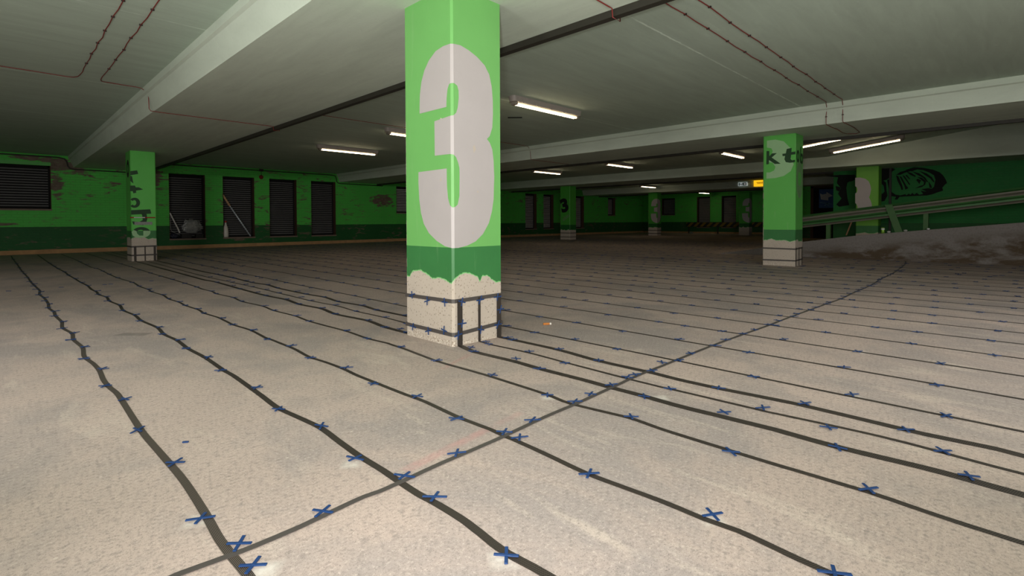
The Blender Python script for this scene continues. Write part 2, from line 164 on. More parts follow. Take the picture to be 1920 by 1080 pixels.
def emit(name,c,strength):
    t=NT(name); t.col((.8,.8,.8)); t.b.inputs['Emission Color'].default_value=(*c,1); t.b.inputs['Emission Strength'].default_value=strength
    return t.m

GREEN=(.165,.46,.125); DGREEN=(.042,.19,.055); CONC=(.53,.46,.385)
WGREEN=(.090,.60,.075); WDARK=(.007,.105,.018)

def seg_mask(t,xy,a,b,w,soft):
    """1 near the segment a-b (floor marks with a shape of their own)"""
    ax,ay=a; bx,by=b; L=math.hypot(bx-ax,by-ay); ux,uy=(bx-ax)/L,(by-ay)/L
    dx=t.math('SUBTRACT',xy[0],ax); dy=t.math('SUBTRACT',xy[1],ay)
    al=t.math('ADD',t.math('MULTIPLY',dx,ux),t.math('MULTIPLY',dy,uy))
    ac=t.math('ABSOLUTE',t.math('ADD',t.math('MULTIPLY',dx,-uy),t.math('MULTIPLY',dy,ux)))
    over=t.math('MAXIMUM',t.math('MULTIPLY',al,-1),t.math('SUBTRACT',al,L))
    d=t.math('MAXIMUM',over,t.math('SUBTRACT',ac,w))
    return t.math('SUBTRACT',1,t.math('DIVIDE',d,soft,clamp=True),clamp=True)

def mat_floor():
    t=NT('floor_concrete'); v=t.coord(); xy=t.sep(v)
    big=t.noise(t.scale(v,(1,.8,1)),.55,5,.6,.6); mid=t.noise(v,2.6,5,.62,.4); fine=t.noise(v,85,3,.7); speck=t.noise(v,260,2,.6)
    streak=t.noise(t.scale(v,(3.2,.7,1)),1.6,4,.6,1.2)
    c=t.mix(t.ramp(big,[(.36,0),(.64,1)]),(.465,.372,.326),(.550,.440,.387))
    blu=t.noise(t.scale(v,(1,.75,1),(4.2,1.3,0)),1.15,5,.66,.5)
    c=t.mix(t.math('MULTIPLY',t.ramp(blu,[(.47,0),(.62,1)]),.80),c,(.340,.298,.283))
    c=t.mix(t.math('MULTIPLY',t.ramp(mid,[(.50,0),(.66,1)]),.55),c,(.365,.315,.293))
    c=t.mix(t.math('MULTIPLY',t.ramp(streak,[(.58,0),(.70,1)]),.6),c,(.60,.505,.435))
    gr=t.noise(v,42,4,.72)
    c=t.mix(t.math('MULTIPLY',t.ramp(gr,[(.34,1),(.47,0)]),.58),c,(.25,.215,.195))
    c=t.mix(t.math('MULTIPLY',t.ramp(fine,[(.36,1),(.47,0)]),.50),c,(.25,.215,.195))
    c=t.mix(t.math('MULTIPLY',t.ramp(fine,[(.57,0),(.68,1)]),.50),c,(.68,.585,.52))
    c=t.mix(t.math('MULTIPLY',t.ramp(speck,[(.33,1),(.40,0)]),.65),c,(.10,.085,.08))
    d=t.voro(v,9).outputs['Distance']
    c=t.mix(t.math('MULTIPLY',t.ramp(d,[(.035,1),(.06,0)]),.6),c,(.66,.58,.51))
    # old pink chalk lines and one dark oil mark
    nz=t.noise(v,14,4,.7)
    for a,b,w,st in (((.98,1.475),(1.40,1.525),.012,.45),((1.40,1.525),(1.62,1.55),.01,.25),((1.80,2.34),(2.12,2.47),.008,.4),((3.75,3.3),(4.3,2.6),.02,.18)):
        m=t.math('MULTIPLY',seg_mask(t,xy,a,b,w,.02),t.math('MULTIPLY',t.ramp(nz,[(.38,.25),(.6,1)]),st))
        c=t.mix(m,c,(.55,.27,.25))
    m=t.math('MULTIPLY',seg_mask(t,xy,(.665,4.85),(.80,4.70),.035,.03),.6); c=t.mix(m,c,(.17,.155,.14))
    # pale dust around the clip holes along the near strips
    for (px,py) in FLOORSPOTS:
        m=t.math('MULTIPLY',seg_mask(t,xy,(px,py),(px+.02,py-.015),.012,.03),t.math('MULTIPLY',t.ramp(nz,[(.35,.3),(.55,1)]),.75)); c=t.mix(m,c,(.70,.66,.60))
    t.col(c); t.rough(.82); t.b.inputs['Specular IOR Level'].default_value=.3
    h=t.math('ADD',t.math('MULTIPLY',fine,.6),t.math('MULTIPLY',mid,1.2)); t.bump(h,.22,.006)
    return t.m

def mat_ceiling(name,base,joints=True,streak=(1.2,9,1)):
    t=NT(name); v=t.coord(); xy=t.sep(v)
    n1=t.noise(t.scale(v,streak),.9,5,.6,.5); n2=t.noise(v,38,3,.6); n3=t.noise(t.scale(v,(1,4,1)),3.5,5,.65,.8)
    c=t.mix(t.ramp(n1,[(.3,0),(.7,1)]),tuple(x*.91 for x in base),tuple(x*1.05 for x in base))
    c=t.mix(t.math('MULTIPLY',t.ramp(n3,[(.62,0),(.74,1)]),.22),c,tuple(min(1,x*1.45) for x in base))
    c=t.mix(t.math('MULTIPLY',t.ramp(n2,[(.3,1),(.42,0)]),.12),c,tuple(x*.6 for x in base))
    if joints:
        wob=t.math('MULTIPLY',t.math('SUBTRACT',t.noise(t.scale(v,(3,.01,1)),6,3),.5),.02)
        y=t.math('ADD',xy[1],wob)
        k=t.math('PINGPONG',t.math('SUBTRACT',y,2.575-3.14*4),1.57)   # joint every 3.14 m
        m=t.math('MULTIPLY',t.math('LESS_THAN',k,.011),t.ramp(t.noise(v,2.2,3),[(.35,.15),(.6,.8)]))
        c=t.mix(m,c,tuple(min(1,x*1.7) for x in base))
    t.col(c); t.rough(.8); t.b.inputs['Specular IOR Level'].default_value=.25
    t.bump(n2,.10,.004)
    return t.m

def mat_brick(name,axis,green=WGREEN,dark=WDARK,peel=1.0,seed=0,patches=()):
    t=NT(name); v=t.coord(); o=t.sep(v)
    run=o[0] if axis=='x' else o[1]
    cb=t.n('ShaderNodeCombineXYZ'); t.l(run,cb.inputs[0]); t.l(o[2],cb.inputs[1])
    bk=t.n('ShaderNodeTexBrick'); bk.inputs['Scale'].default_value=1.0
    bk.inputs['Brick Width'].default_value=.22; bk.inputs['Row Height'].default_value=.072; bk.inputs['Mortar Size'].default_value=.008; bk.inputs['Mortar Smooth'].default_value=.3
    t.l(cb.outputs[0],bk.inputs['Vector'])
    vs=t.scale(v,(1,1,1),(seed*3.1,seed*1.7,0))
    n=t.noise(vs,.8,5,.6,.5); n2=t.noise(t.scale(vs,(1,1,3.5)),3.2,5,.62,.6); n3=t.noise(vs,9,4,.6)
    up=t.mix(n,tuple(x*.72 for x in green),tuple(x*1.12 for x in green))
    low=t.mix(n,tuple(x*.75 for x in dark),tuple(x*1.2 for x in dark))
    z=t.math('ADD',o[2],t.math('MULTIPLY',t.math('SUBTRACT',n3,.5),.012))
    c=t.mix(t.math('GREATER_THAN',z,.745),low,up)
    pm=t.math('MULTIPLY',t.math('MULTIPLY',t.ramp(n2,[(.55,0),(.63,1)]),t.ramp(n,[(.44,0),(.56,1)])),peel)
    for (px,pz,rx,rz) in patches:
        dx=t.math('DIVIDE',t.math('SUBTRACT',run,px),rx); dz=t.math('DIVIDE',t.math('SUBTRACT',o[2],pz),rz)
        q=t.math('SUBTRACT',1,t.math('ADD',t.math('MULTIPLY',dx,dx),t.math('MULTIPLY',dz,dz)),clamp=True)
        pm=t.math('MAXIMUM',pm,t.ramp(t.math('ADD',t.math('MULTIPLY',q,.34),t.math('MULTIPLY',t.math('ADD',n2,t.math('MULTIPLY',n3,.35)),.8)),[(.70,0),(.80,1)]))
    c=t.mix(pm,c,t.mix(n3,(.05,.030,.018),(.24,.18,.13)))
    c=t.mix(t.math('MULTIPLY',bk.outputs['Fac'],.16),c,(.02,.06,.015))
    t.col(c); t.rough(.7); t.bump(t.math('SUBTRACT',1,bk.outputs['Fac']),.35,.006)
    return t.m

def mat_column(name,w,d,edge,zb=.672,chip=1.0,seed=0,green=GREEN,dg=DGREEN):
    """painted concrete column: bare foot with a torn paint edge, dark band, bright green above"""
    t=NT(name); v=t.coord(); o=t.sep(v)
    u=t.math('SUBTRACT',t.math('ADD',o[0],w/2),t.math('ADD',o[1],d/2))
    U0,U1=-d-.01,w+.01
    f=t.math('DIVIDE',t.math('SUBTRACT',u,U0),U1-U0)
    T=t.ramp(f,[(min(1,max(0,(a-U0)/(U1-U0))),b) for a,b in edge])
    vs=t.scale(v,(1,1,1),(seed*2.3,seed,seed*.7))
    nj=t.noise(vs,42,5,.75); nb=t.noise(vs,3,4,.6); nf=t.noise(vs,120,3,.6); ns=t.noise(t.scale(vs,(1,1,.12)),16,4,.6)
    z=t.math('ADD',o[2],t.math('MULTIPLY',t.math('SUBTRACT',nj,.5),.035))
    paint=t.math('GREATER_THAN',z,T)
    fr=t.math('MULTIPLY',paint,t.math('LESS_THAN',z,t.math('ADD',T,.007)))
    g=t.mix(nb,tuple(x*.93 for x in green),tuple(x*1.06 for x in green))
    g2=t.mix(nb,tuple(x*.85 for x in dg),tuple(x*1.2 for x in dg))
    c=t.mix(t.math('GREATER_THAN',o[2],zb),g2,g)
    c=t.mix(t.math('MULTIPLY',t.ramp(ns,[(.62,0),(.75,1)]),.12),c,(.5,.62,.42))
    c=t.mix(fr,c,(.24,.58,.22))
    # bare concrete with aggregate
    ag=t.voro(vs,46); ag2=t.voro(t.scale(vs,(1,1,1),(3,1,2)),27)
    k=t.mix(nb,tuple(x*.86 for x in CONC),tuple(x*1.06 for x in CONC))
    k=t.mix(t.math('MULTIPLY',t.ramp(ag.outputs['Distance'],[(.18,1),(.30,0)]),.42),k,(.22,.16,.105))
    k=t.mix(t.math('MULTIPLY',t.ramp(ag2.outputs['Distance'],[(.10,1),(.16,0)]),.60),k,(.10,.085,.075))
    k=t.mix(t.math('MULTIPLY',t.ramp(nf,[(.6,0),(.72,1)]),.5),k,(.64,.59,.52))
    rub=t.math('MULTIPLY',t.math('LESS_THAN',t.math('ADD',o[2],t.math('MULTIPLY',nb,.12)),.095),t.ramp(nj,[(.44,0),(.56,1)]))
    k=t.mix(t.math('MULTIPLY',rub,.85),k,t.mix(t.ramp(t.noise(vs,75,3,.7),[(.42,0),(.56,1)]),(.26,.19,.13),(.74,.67,.58)))
    c=t.mix(paint,k,c)
    # chipped corners
    e=t.math('MINIMUM',t.math('ABSOLUTE',u),t.math('MINIMUM',t.math('ABSOLUTE',t.math('ADD',u,d)),t.math('ABSOLUTE',t.math('SUBTRACT',u,w))))
    nc=t.noise(t.scale(vs,(1,1,.7)),17,4,.65)
    side=t.math('LESS_THAN',u,-d*.5)
    zlim=t.math('LESS_THAN',o[2],1.62)
    thr=t.math('SUBTRACT',.73,t.math('MULTIPLY',t.math('MULTIPLY',side,zlim),.24*chip))
    cm=t.math('MULTIPLY',t.math('LESS_THAN',e,.016),t.math('GREATER_THAN',nc,thr))
    cm=t.math('MAXIMUM',cm,t.math('MULTIPLY',t.math('GREATER_THAN',t.noise(vs,7.5,2,.5),.80),1))
    c=t.mix(cm,c,(.60,.52,.44))
    t.col(c); t.rough(t.mix(paint,(.85,.85,.85),(.42,.42,.42))); t.b.inputs['Specular IOR Level'].default_value=.35
    t.bump(t.math('ADD',t.math('MULTIPLY',nf,.5),t.math('MULTIPLY',paint,.8)),.2,.003)
    return t.m

def mat_strip():
    t=NT('anode_mesh'); uv=t.n('ShaderNodeUVMap',uv_map='UVMap').outputs[0]; o=t.sep(uv)
    a=t.math('SINE',t.math('ADD',t.math('MULTIPLY',o[1],2*PI/.0060),t.math('MULTIPLY',o[0],9)))
    b=t.math('SINE',t.math('MULTIPLY',o[0],2*PI*5))
    h=t.math('MULTIPLY',t.math('GREATER_THAN',a,.25),t.math('GREATER_THAN',b,-.7))
    c=t.mix(h,(.027,.022,.019),(.095,.076,.060))
    t.col(c); t.rough(.55); t.b.inputs['Metallic'].default_value=.25; t.bump(h,.4,.001)
    return t.m
def mat_strip_long():
    t=NT('anode_mesh_lined'); uv=t.n('ShaderNodeUVMap',uv_map='UVMap').outputs[0]; o=t.sep(uv)
    b=t.math('SINE',t.math('MULTIPLY',o[0],2*PI*7))
    h=t.math('GREATER_THAN',b,.55)
    c=t.mix(h,(.027,.022,.019),(.22,.18,.145))
    t.col(c); t.rough(.55); t.b.inputs['Metallic'].default_value=.2; t.bump(h,.4,.001)
    return t.m
def mat_numeral(name,c):
    t=NT(name); v=t.coord(); n=t.noise(v,4,4,.6); n2=t.noise(v,24,4,.6)
    k=t.mix(n,tuple(x*.93 for x in c),tuple(min(1,x*1.05) for x in c))
    k=t.mix(t.math('MULTIPLY',t.math('GREATER_THAN',t.noise(t.scale(v,(1,1,.7),(4,2,1)),9,3,.6),.735),.9),k,(.50,.43,.35))
    k=t.mix(t.math('MULTIPLY',t.ramp(n2,[(.3,1),(.4,0)]),.10),k,(.4,.36,.34))
    t.col(k); t.rough(.5); return t.m
def mat_glass():
    t=NT('lamp_cover_plastic'); tr=t.n('ShaderNodeBsdfTransparent'); tr.inputs[0].default_value=(.93,.92,.88,1)
    gl=t.n('ShaderNodeBsdfGlossy'); gl.inputs['Roughness'].default_value=.15; gl.inputs[0].default_value=(.9,.9,.9,1)
    mx=t.n('ShaderNodeMixShader'); mx.inputs[0].default_value=.07; t.l(tr.outputs[0],mx.inputs[1]); t.l(gl.outputs[0],mx.inputs[2])
    t.l(mx.outputs[0],t.t.nodes['Material Output'].inputs[0]); return t.m
def mat_ramp_wall():
    t=NT('ramp_concrete'); v=t.coord(); n=t.noise(t.scale(v,(1,.8,2.2)),1.7,6,.66,.3); f=t.noise(v,30,4,.7)
    o=t.sep(v); hz=t.math('ADD',o[2],t.math('MULTIPLY',o[1],.124))
    st=t.math('MULTIPLY',t.ramp(n,[(.42,0),(.56,1)]),t.ramp(t.math('ADD',hz,t.math('MULTIPLY',n,.25)),[(.60,1),(.80,0)]))
    c=t.mix(st,(.22,.20,.185),(.085,.058,.034))
    c=t.mix(t.math('MULTIPLY',t.ramp(f,[(.35,1),(.5,0)]),.35),c,(.10,.08,.06)); t.col(c); t.rough(.9); t.bump(f,.4,.01); return t.m
def mat_hazard():
    t=NT('hazard_stripes'); o=t.sep(t.coord()); s=t.math('SINE',t.math('MULTIPLY',t.math('ADD',o[1],o[2]),2*PI/.42))
    t.col(t.mix(t.math('GREATER_THAN',s,0),(.015,.014,.012),(.20,.13,.008))); t.rough(.6); return t.m
def mat_bag():
    t=NT('plastic_film'); n=t.noise(t.coord(),9,5,.7); t.col(t.mix(n,(.12,.125,.12),(.60,.61,.60))); t.rough(.18); t.b.inputs['Specular IOR Level'].default_value=.7
    t.b.inputs['Alpha'].default_value=.85; return t.m
def LIGHTS():
    fl=(1,.965,.935)
    cp=Vector((0,0,CH))
    spot('camera_flash',cp-Rv*.12+Uv*.05-Fv*.05,cp+Fv*5+Uv*.9,262,150,.9,.05,fl)
    area('bounce_fill',cp-Fv*2+Uv*.4,cp-Fv*1+Uv*3,95,1.0,1.0,fl)  # added uplight behind the camera, brightens ceiling and floor by bounce
    area('left_up_fill',(-1.0,2.0,1.2),(1.0,4.5,3.2),34,.8,.8,fl)  # unseen fill added on the left to lift the beam soffit
    area('right_up_fill',(2.2,-1.2,1.2),(4.5,1.0,3.2),34,.8,.8,fl)  # matching fill added right of the frame, aimed upward
    area('rear_fill',cp-Fv*11+Uv*1.35,cp+Fv*8+Uv*.2,480,3.0,.7,fl)  # added fill behind the camera, standing in for lamps out of view
    area('left_fill',(-1.6,4.5,2.6),(-.6,4.9,0),82,.4,3.5,fl)  # fill without a fixture, added to brighten the left floor
    area('left_far_fill',(-1.6,10.5,2.6),(-1.0,11.3,0),16,.4,4.5,fl)  # second added fill farther along, for the left wall and pillar
    area('right_fill',(5.0,-1.8,2.6),(5.6,-.8,0),55,4,.4,fl)  # added overhead fill beyond the right edge, no lamp modelled there
S=DATA['S']; K=DATA['K']; D=DATA['D']
FLOORSPOTS=[(.385,1.655),(.86,1.66),(.87,.91),(1.845,1.60),(2.88,.56),(2.22,1.205),(1.41,.615),(.44,1.30),(3.89,.69)]
SOF=2.43; BAY=2.75; WY=19.15; FX=33.0
# ------------------------------------------------------------------ camera
cam=bpy.data.cameras.new('camera'); co=bpy.data.objects.new('camera',cam); COL.objects.link(co); SC.camera=co
F_PX=956.4; PITCH=math.radians(1.126); YAW=math.radians(45.42); ROLL=math.radians(-.23); HOR=414.7; CH=.85
Fv=Vector((math.sin(YAW),math.cos(YAW),0)); Rv=Vector((math.cos(YAW),-math.sin(YAW),0)); Uv=Vector((0,0,1))
F2=Fv*math.cos(PITCH)-Uv*math.sin(PITCH); U2=Uv*math.cos(PITCH)+Fv*math.sin(PITCH)
R3=Rv*math.cos(ROLL)+U2*math.sin(ROLL); U3=U2*math.cos(ROLL)-Rv*math.sin(ROLL)
co.matrix_world=Matrix(((R3.x,U3.x,-F2.x,0),(R3.y,U3.y,-F2.y,0),(R3.z,U3.z,-F2.z,CH),(0,0,0,1)))
cam.sensor_width=36; cam.lens=36*F_PX/1920
ppy=HOR+F_PX*math.tan(PITCH)
cam.shift_y=-(540-ppy)/1920
cam.clip_end=200; cam.clip_start=.05
SC.view_settings.view_transform='Standard'; SC.view_settings.look='None'; SC.view_settings.gamma=1; SC.view_settings.use_curve_mapping=False
SC.view_settings.exposure=0.0

# ------------------------------------------------------------------ shared materials
M={}
M['floor']=mat_floor()
M['ceil']=mat_ceiling('ceiling_paint',(.515,.625,.525))
M['beam']=mat_ceiling('beam_paint',(.625,.71,.60),False,(9,1.2,3))
M['tray']=plain('dark_trunking',(.024,.022,.015),.6)
M['wallL']=mat_brick('green_brick_left','x',patches=[(1.5,2.42,1.0,.28),(.9,2.62,.9,.10),(11.6,1.75,.75,.35),(3.5,2.25,.35,.40),(5.9,.28,.30,.10),(.15,.82,.45,.05),(1.25,1.9,.22,.5)])
M['wallF']=mat_brick('green_brick_far','y',seed=1,peel=.5)
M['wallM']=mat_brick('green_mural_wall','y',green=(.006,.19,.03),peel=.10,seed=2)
M['plasterB']=mat_ceiling('plain_wall_paint',(.35,.38,.32),False)
M['base']=plain('bare_brick_base',(.44,.255,.115),.9,0,.35,7)
M['black']=plain('black_paint',(.004,.006,.004),.95,0,.1)
M['dgreenp']=plain('dark_green_lettering',(.009,.055,.013),.6)
M['pale']=plain('pale_green_numeral',(.34,.58,.30),.5,0,.06)
M['pale2']=plain('faded_pale_lettering',(.16,.33,.13),.6,0,.2)
M['num']=mat_numeral('grey_white_numeral',(.46,.425,.42))
M['strip']=mat_strip(); M['stripL']=mat_strip_long()
M['band']=plain('mesh_band',(.080,.070,.064),.55,.1,.15,30)
M['clip']=plain('blue_plastic',(.011,.046,.160),.42,0,.12,30)
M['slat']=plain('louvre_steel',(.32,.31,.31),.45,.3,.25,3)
M['slatb']=plain('louvre_steel_lit',(.80,.77,.73),.4,.3,.25,3)  # lighter copy of the steel, light caught by the slats put into the colour
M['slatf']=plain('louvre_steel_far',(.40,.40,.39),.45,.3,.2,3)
M['void']=plain('dark_void',(.006,.006,.005),.9)
M['reveal']=plain('brown_reveal',(.085,.042,.022),.85,0,.3,5)
M['sill']=plain('stone_sill',(.22,.16,.125),.85,0,.25,8)
M['housing']=plain('lamp_housing_grey',(.36,.32,.29),.5)
M['tube']=emit('lamp_tube_glow',(1.0,.80,.56),12.5)
M['refl']=plain('lamp_reflector',(.13,.10,.05),.5)
M['cover']=mat_glass()
M['red']=plain('red_cable',(.21,.025,.02),.5)
M['saddle']=plain('dark_cable_saddle',(.03,.02,.018),.5)
M['ramp']=mat_ramp_wall()
M['dirt']=plain('brown_dirt',(.12,.075,.04),.95,0,.4,11)
M['railg']=plain('rail_green',(.02,.10,.017),.5,.1,.25,6)
M['railw']=plain('rail_worn_grey',(.15,.142,.105),.6,.1,.25,6)
M['raild']=plain('rail_dark_green',(.03,.13,.025),.5,.1,.25,6)
M['post']=plain('post_green',(.04,.12,.025),.6,0,.2,6)

# ------------------------------------------------------------------ room shell
o=MB().box(-9,40,-9,WY+1,-.3,0).build('floor',M['floor']); tag(o,'beige grey worn concrete parking deck floor','floor',kind='structure')
beams=[-6.49+8.05*k for k in range(0,6)]          # near faces of the wide beams: -6.49, 1.56, 9.61 ...
BW=1.74
c=MB()
edges=[-9]+sum([[b,b+BW] for b in beams],[])+[40]
for i in range(0,len(edges)-1):
    a,b=edges[i],edges[i+1]
    if abs(a-beams[3])<.01: continue
    if abs(a-(beams[2]+BW))<.01:      # the bay with the ramp: flat part, then the rising soffit above the ramp
        c.box(a,b,4.05,WY+1,BAY,3.3)
        vs=[(a,4.05,BAY),(b,4.05,BAY),(b,-9,BAY+.1244*13.05),(a,-9,BAY+.1244*13.05)]
        c.add(vs+[(x,y,z+.35) for x,y,z in vs],[(0,1,2,3),(7,6,5,4),(0,4,5,1),(1,5,6,2),(2,6,7,3),(3,7,4,0)])
    else: c.box(a,b,-9,WY+1,BAY,3.3)
tag(c.build('ceiling',M['ceil']),'painted grey green concrete slab ceiling with formwork joints','ceiling',kind='structure')
names=['behind the camera','nearest, running to the left wall','crossing above the lettered pillar','above the ramp pillar','carrying the exit sign','last, beside the far wall']
for k,b in enumerate(beams):
    zt=4.75 if k==3 else BAY+.02
    prof=[(b+.055,SOF),(b+BW,SOF),(b+BW,zt),(b-.06,zt),(b-.06,BAY-.085),(b-.03,BAY-.10)] if k!=3 else [(b,SOF),(b+BW,SOF),(b+BW,zt),(b,zt)]
    y1=WY+1
    m=MB().prism(prof,lambda p:(p[0],-9,p[1]),lambda p:(p[0],y1,p[1]))
    o=m.build('trim_%d'%(k+1),M['beam']); tag(o,'wide flat concrete ceiling beam '+names[k],'beam',kind='structure')
    # dark trunking along the far edge of every beam
    if k>0:
        o=MB().box(b+BW-.03,b+BW+.035,-9,WY-.02,SOF-.055,SOF+.02).build('trim_%d'%(k+7),M['tray'])
        tag(o,'dark metal trunking along the far edge of the ceiling beam '+names[k],'trunking',kind='structure')

# walls with openings
def wall_boxes(mb,axis,pos,thick,a0,a1,z0,z1,ops):
    def put(u0,u1,w0,w1):
        if u1-u0<1e-4 or w1-w0<1e-4: return
        if axis=='x': mb.box(u0,u1,pos,pos+thick,w0,w1)
        else: mb.box(pos,pos+thick,u0,u1,w0,w1)
    u=a0
    for (p,q,zb,zt) in sorted(ops):
        put(u,p,z0,z1); put(p,q,z0,zb); put(p,q,zt,z1); u=q
    put(u,a1,z0,z1)
OPL=[(-.5,1.13,1.24,2.45),(3.91,4.93,.33,2.42),(5.46,6.47,.34,2.42),(6.98,7.96,.34,2.42),(8.51,9.50,.34,2.42),(12.28,13.30,1.24,2.39),
     (20.49,21.42,.42,2.38),(22.0,22.9,.42,2.38),(23.5,24.45,.42,2.38),(25.0,25.85,.42,2.38),(28.48,29.35,1.22,2.38)]
OPF=[(12.58,13.50,.40,2.42),(14.25,15.15,.40,2.42),(16.72,17.72,1.25,2.40)]
w=MB(); wall_boxes(w,'x',WY,.42,-9,40,0,3.3,OPL); tag(w.build('wall_left',M['wallL']),'green painted brick wall with dark green band and flaking paint','wall',kind='structure')
w=MB(); wall_boxes(w,'y',FX,.42,-9,WY,0,3.3,OPF); tag(w.build('wall_far',M['wallF']),'dim green brick end wall far behind the pillars','wall',kind='structure')
tag(MB().box(-9.3,-9,-9,WY,0,3.3).build('wall_back',M['plasterB']),'painted wall behind the viewer','wall',kind='structure')
tag(MB().box(-9,40,-9.3,-9,0,6).build('wall_right',M['plasterB']),'painted side wall beyond the ramp','wall',kind='structure')
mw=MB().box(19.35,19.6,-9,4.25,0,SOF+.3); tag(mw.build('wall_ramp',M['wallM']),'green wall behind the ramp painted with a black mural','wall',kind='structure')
tag(MB().box(27.0,27.3,2.2,7.55,0,BAY).build('wall_stair',M['wallF']),'green wall carrying the blue direction sign','wall',kind='structure')
# bare strip at the wall foot
b=MB(); b.box(-9,FX,WY-.045,WY+.01,0,.115); tag(b.build('baseboard_left',M['base']),'bare orange brown brick strip at the foot of the left wall','baseboard',kind='structure')
b=MB(); b.box(FX-.045,FX+.01,-9,WY,0,.10); tag(b.build('baseboard_far',M['base']),'bare brown strip at the foot of the far wall','baseboard',kind='structure')

def louvre(n,axis,pos,u0,u1,z0,z1,label,mat,cat='louvred opening',lintel=False):
    """an opening in a wall, filled with horizontal steel louvre slats set back in the recess"""
    back=pos+.20; bright=mat is M['slatb']
    root=thing('window_%d'%n,label,cat,((u0+u1)/2,pos+.2,z0) if axis=='x' else (pos+.2,(u0+u1)/2,z0),kind='structure')
    def B(mb,a0,a1,d0,d1,w0,w1):
        return mb.box(a0,a1,d0,d1,w0,w1) if axis=='x' else mb.box(d0,d1,a0,a1,w0,w1)
    f=MB(); B(f,u0,u0+.05,back,back+.08,z0,z1); B(f,u1-.05,u1,back,back+.08,z0,z1); B(f,u0,u1,back,back+.08,z1-.05,z1); B(f,u0,u1,back,back+.08,z0,z0+.05)
    f.build('frame',M['void'],root)
    s=MB(); k=int((z1-z0-.12)/.072)
    for i in range(k):
        z=z0+.09+i*.072
        c0=((u0+u1)/2,back+.035,z) if axis=='x' else (back+.035,(u0+u1)/2,z)
        L=(u1-u0)/2-.05
        if axis=='x': s.obox(c0,(L,0,0),(0,.014,.019) if bright else (0,.020,.016),(0,-.0012,.0017))
        else: s.obox(c0,(0,L,0),(.018,0,.018),(-.0012,0,.0017))
    s.build('louvre_slats',mat,root)
    B(MB(),u0,u1,back+.09,back+.11,z0,z1).build('backing_panel',M['void'],root)
    r=MB(); B(r,u0,u0+.012,pos+.012,back,z0,z1); B(r,u1-.012,u1,pos+.012,back,z0,z1); r.build('reveal',M['reveal'],root)
    B(MB(),u0-.01,u1+.01,pos-.03,back,z0-.045,z0).build('sill',M['sill'],root)
    if lintel: B(MB(),u0,u1,pos-.015,pos+.1,z1-.01,z1+.085).build('lintel',plain('lintel_green',(.10,.47,.09),.6),root)
    return root
LL=['wide louvred window under bright green lintel at the far left wall','louvred doorway holding the crumpled plastic bag','louvred doorway with the long handled pole leaning in it','empty louvred doorway next right of the pole','last louvred doorway of four before the ceiling beam end','louvred window half hidden by the big numbered pillar',
    'first bright slatted doorway right of the big pillar','second bright slatted doorway right of the big pillar','slatted doorway hidden behind the black numbered pillar','slatted doorway just right of the black numbered pillar','narrow slatted window near the far corner']
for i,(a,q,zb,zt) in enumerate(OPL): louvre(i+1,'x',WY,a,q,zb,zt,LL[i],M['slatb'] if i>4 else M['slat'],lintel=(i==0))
LF=['right slatted doorway in the far end wall','left slatted doorway in the far end wall','slatted window in the far end wall beside the pillar']
for i,(a,q,zb,zt) in enumerate(OPF): louvre(12+i,'y',FX,a,q,zb,zt,LF[i],M['slatf'])

# ------------------------------------------------------------------ columns
CW,CD=.463,.561
MIDG=(.125,.50,.095); FARG=(.075,.40,.05); FARD=(.015,.13,.025)
EDGE3=[tuple(p) for p in DATA['EDGE']]
def gen_edge(seed,base=.45,amp=.04):
    r=random.Random(seed); n=14
    return [(-CD+(CD+CW)*i/(n-1),base+r.uniform(-amp,amp)) for i in range(n)]
def column(x0,y0,label,edge,seed,zb=.672,chip=1.0,green=GREEN,dg=DGREEN):
    c=(x0+CW/2,y0+CD/2,0)
    root=thing('concrete_column',label,'pillar',c,'green concrete pillars')
    w,d,ch=CW/2,CD/2,.014
    poly=[(-w+ch,-d),(w-ch,-d),(w,-d+ch),(w,d-ch),(w-ch,d),(-w+ch,d),(-w,d-ch),(-w,-d+ch)]
    m=MB().prism(poly,lambda p:(p[0]+c[0],p[1]+c[1],0),lambda p:(p[0]+c[0],p[1]+c[1],SOF))
    m.build('shaft',mat_column('column_paint_%d'%seed,CW,CD,edge,zb,chip,seed,green,dg),root,origin=c)
    return root
def decal(root,name,mat,polys,fn,th=.0015,label=None,split=None):
    """flat painted figures on a face; polys are 2-D outlines, fn maps (a,b,h) to the world; split folds an outline round the corner"""
    bm=bmesh.new()
    for poly in polys:
        f=bm.faces.new([bm.verts.new((p[0],p[1],0)) for p in poly])
    bmesh.ops.recalc_face_normals(bm,faces=bm.faces[:])
    if split is not None:
        for sp in split: bmesh.ops.bisect_plane(bm,geom=bm.verts[:]+bm.edges[:]+bm.faces[:],plane_co=(sp,0,0),plane_no=(1,0,0),dist=1e-6)
    bmesh.ops.triangulate(bm,faces=bm.faces[:],ngon_method='EAR_CLIP')
    r=bmesh.ops.extrude_face_region(bm,geom=bm.faces[:])
    for v in r['geom']:
        if isinstance(v,bmesh.types.BMVert): v.co.z=1
    for v in bm.verts: v.co=Vector(fn(v.co.x,v.co.y,.0006+th*v.co.z))
    bmesh.ops.recalc_face_normals(bm,faces=bm.faces[:])
    me=bpy.data.meshes.new(name); bm.to_mesh(me); bm.free(); me.materials.append(mat)
    o=bpy.data.objects.new(name,me); COL.objects.link(o); o.parent=root; o.location=-root.location
    if label: o['label']=label
    return o
def fold(x0,y0):
    ch=.014
    def fn(u,z,h):
        if u<=-ch: return (x0-h,y0-u,z)
        if u>=ch: return (x0+u,y0-h,z)
        t=(u+ch)/(2*ch); k=h*.7071
        return (x0+ch*t-k,y0+ch*(1-t)-k,z)
    return fn
def onleft(x0): return lambda y,z,h:(x0-h,y,z)
def onright(y0): return lambda x,z,h:(x,y0-h,z)
X3,Y3=2.164,2.693
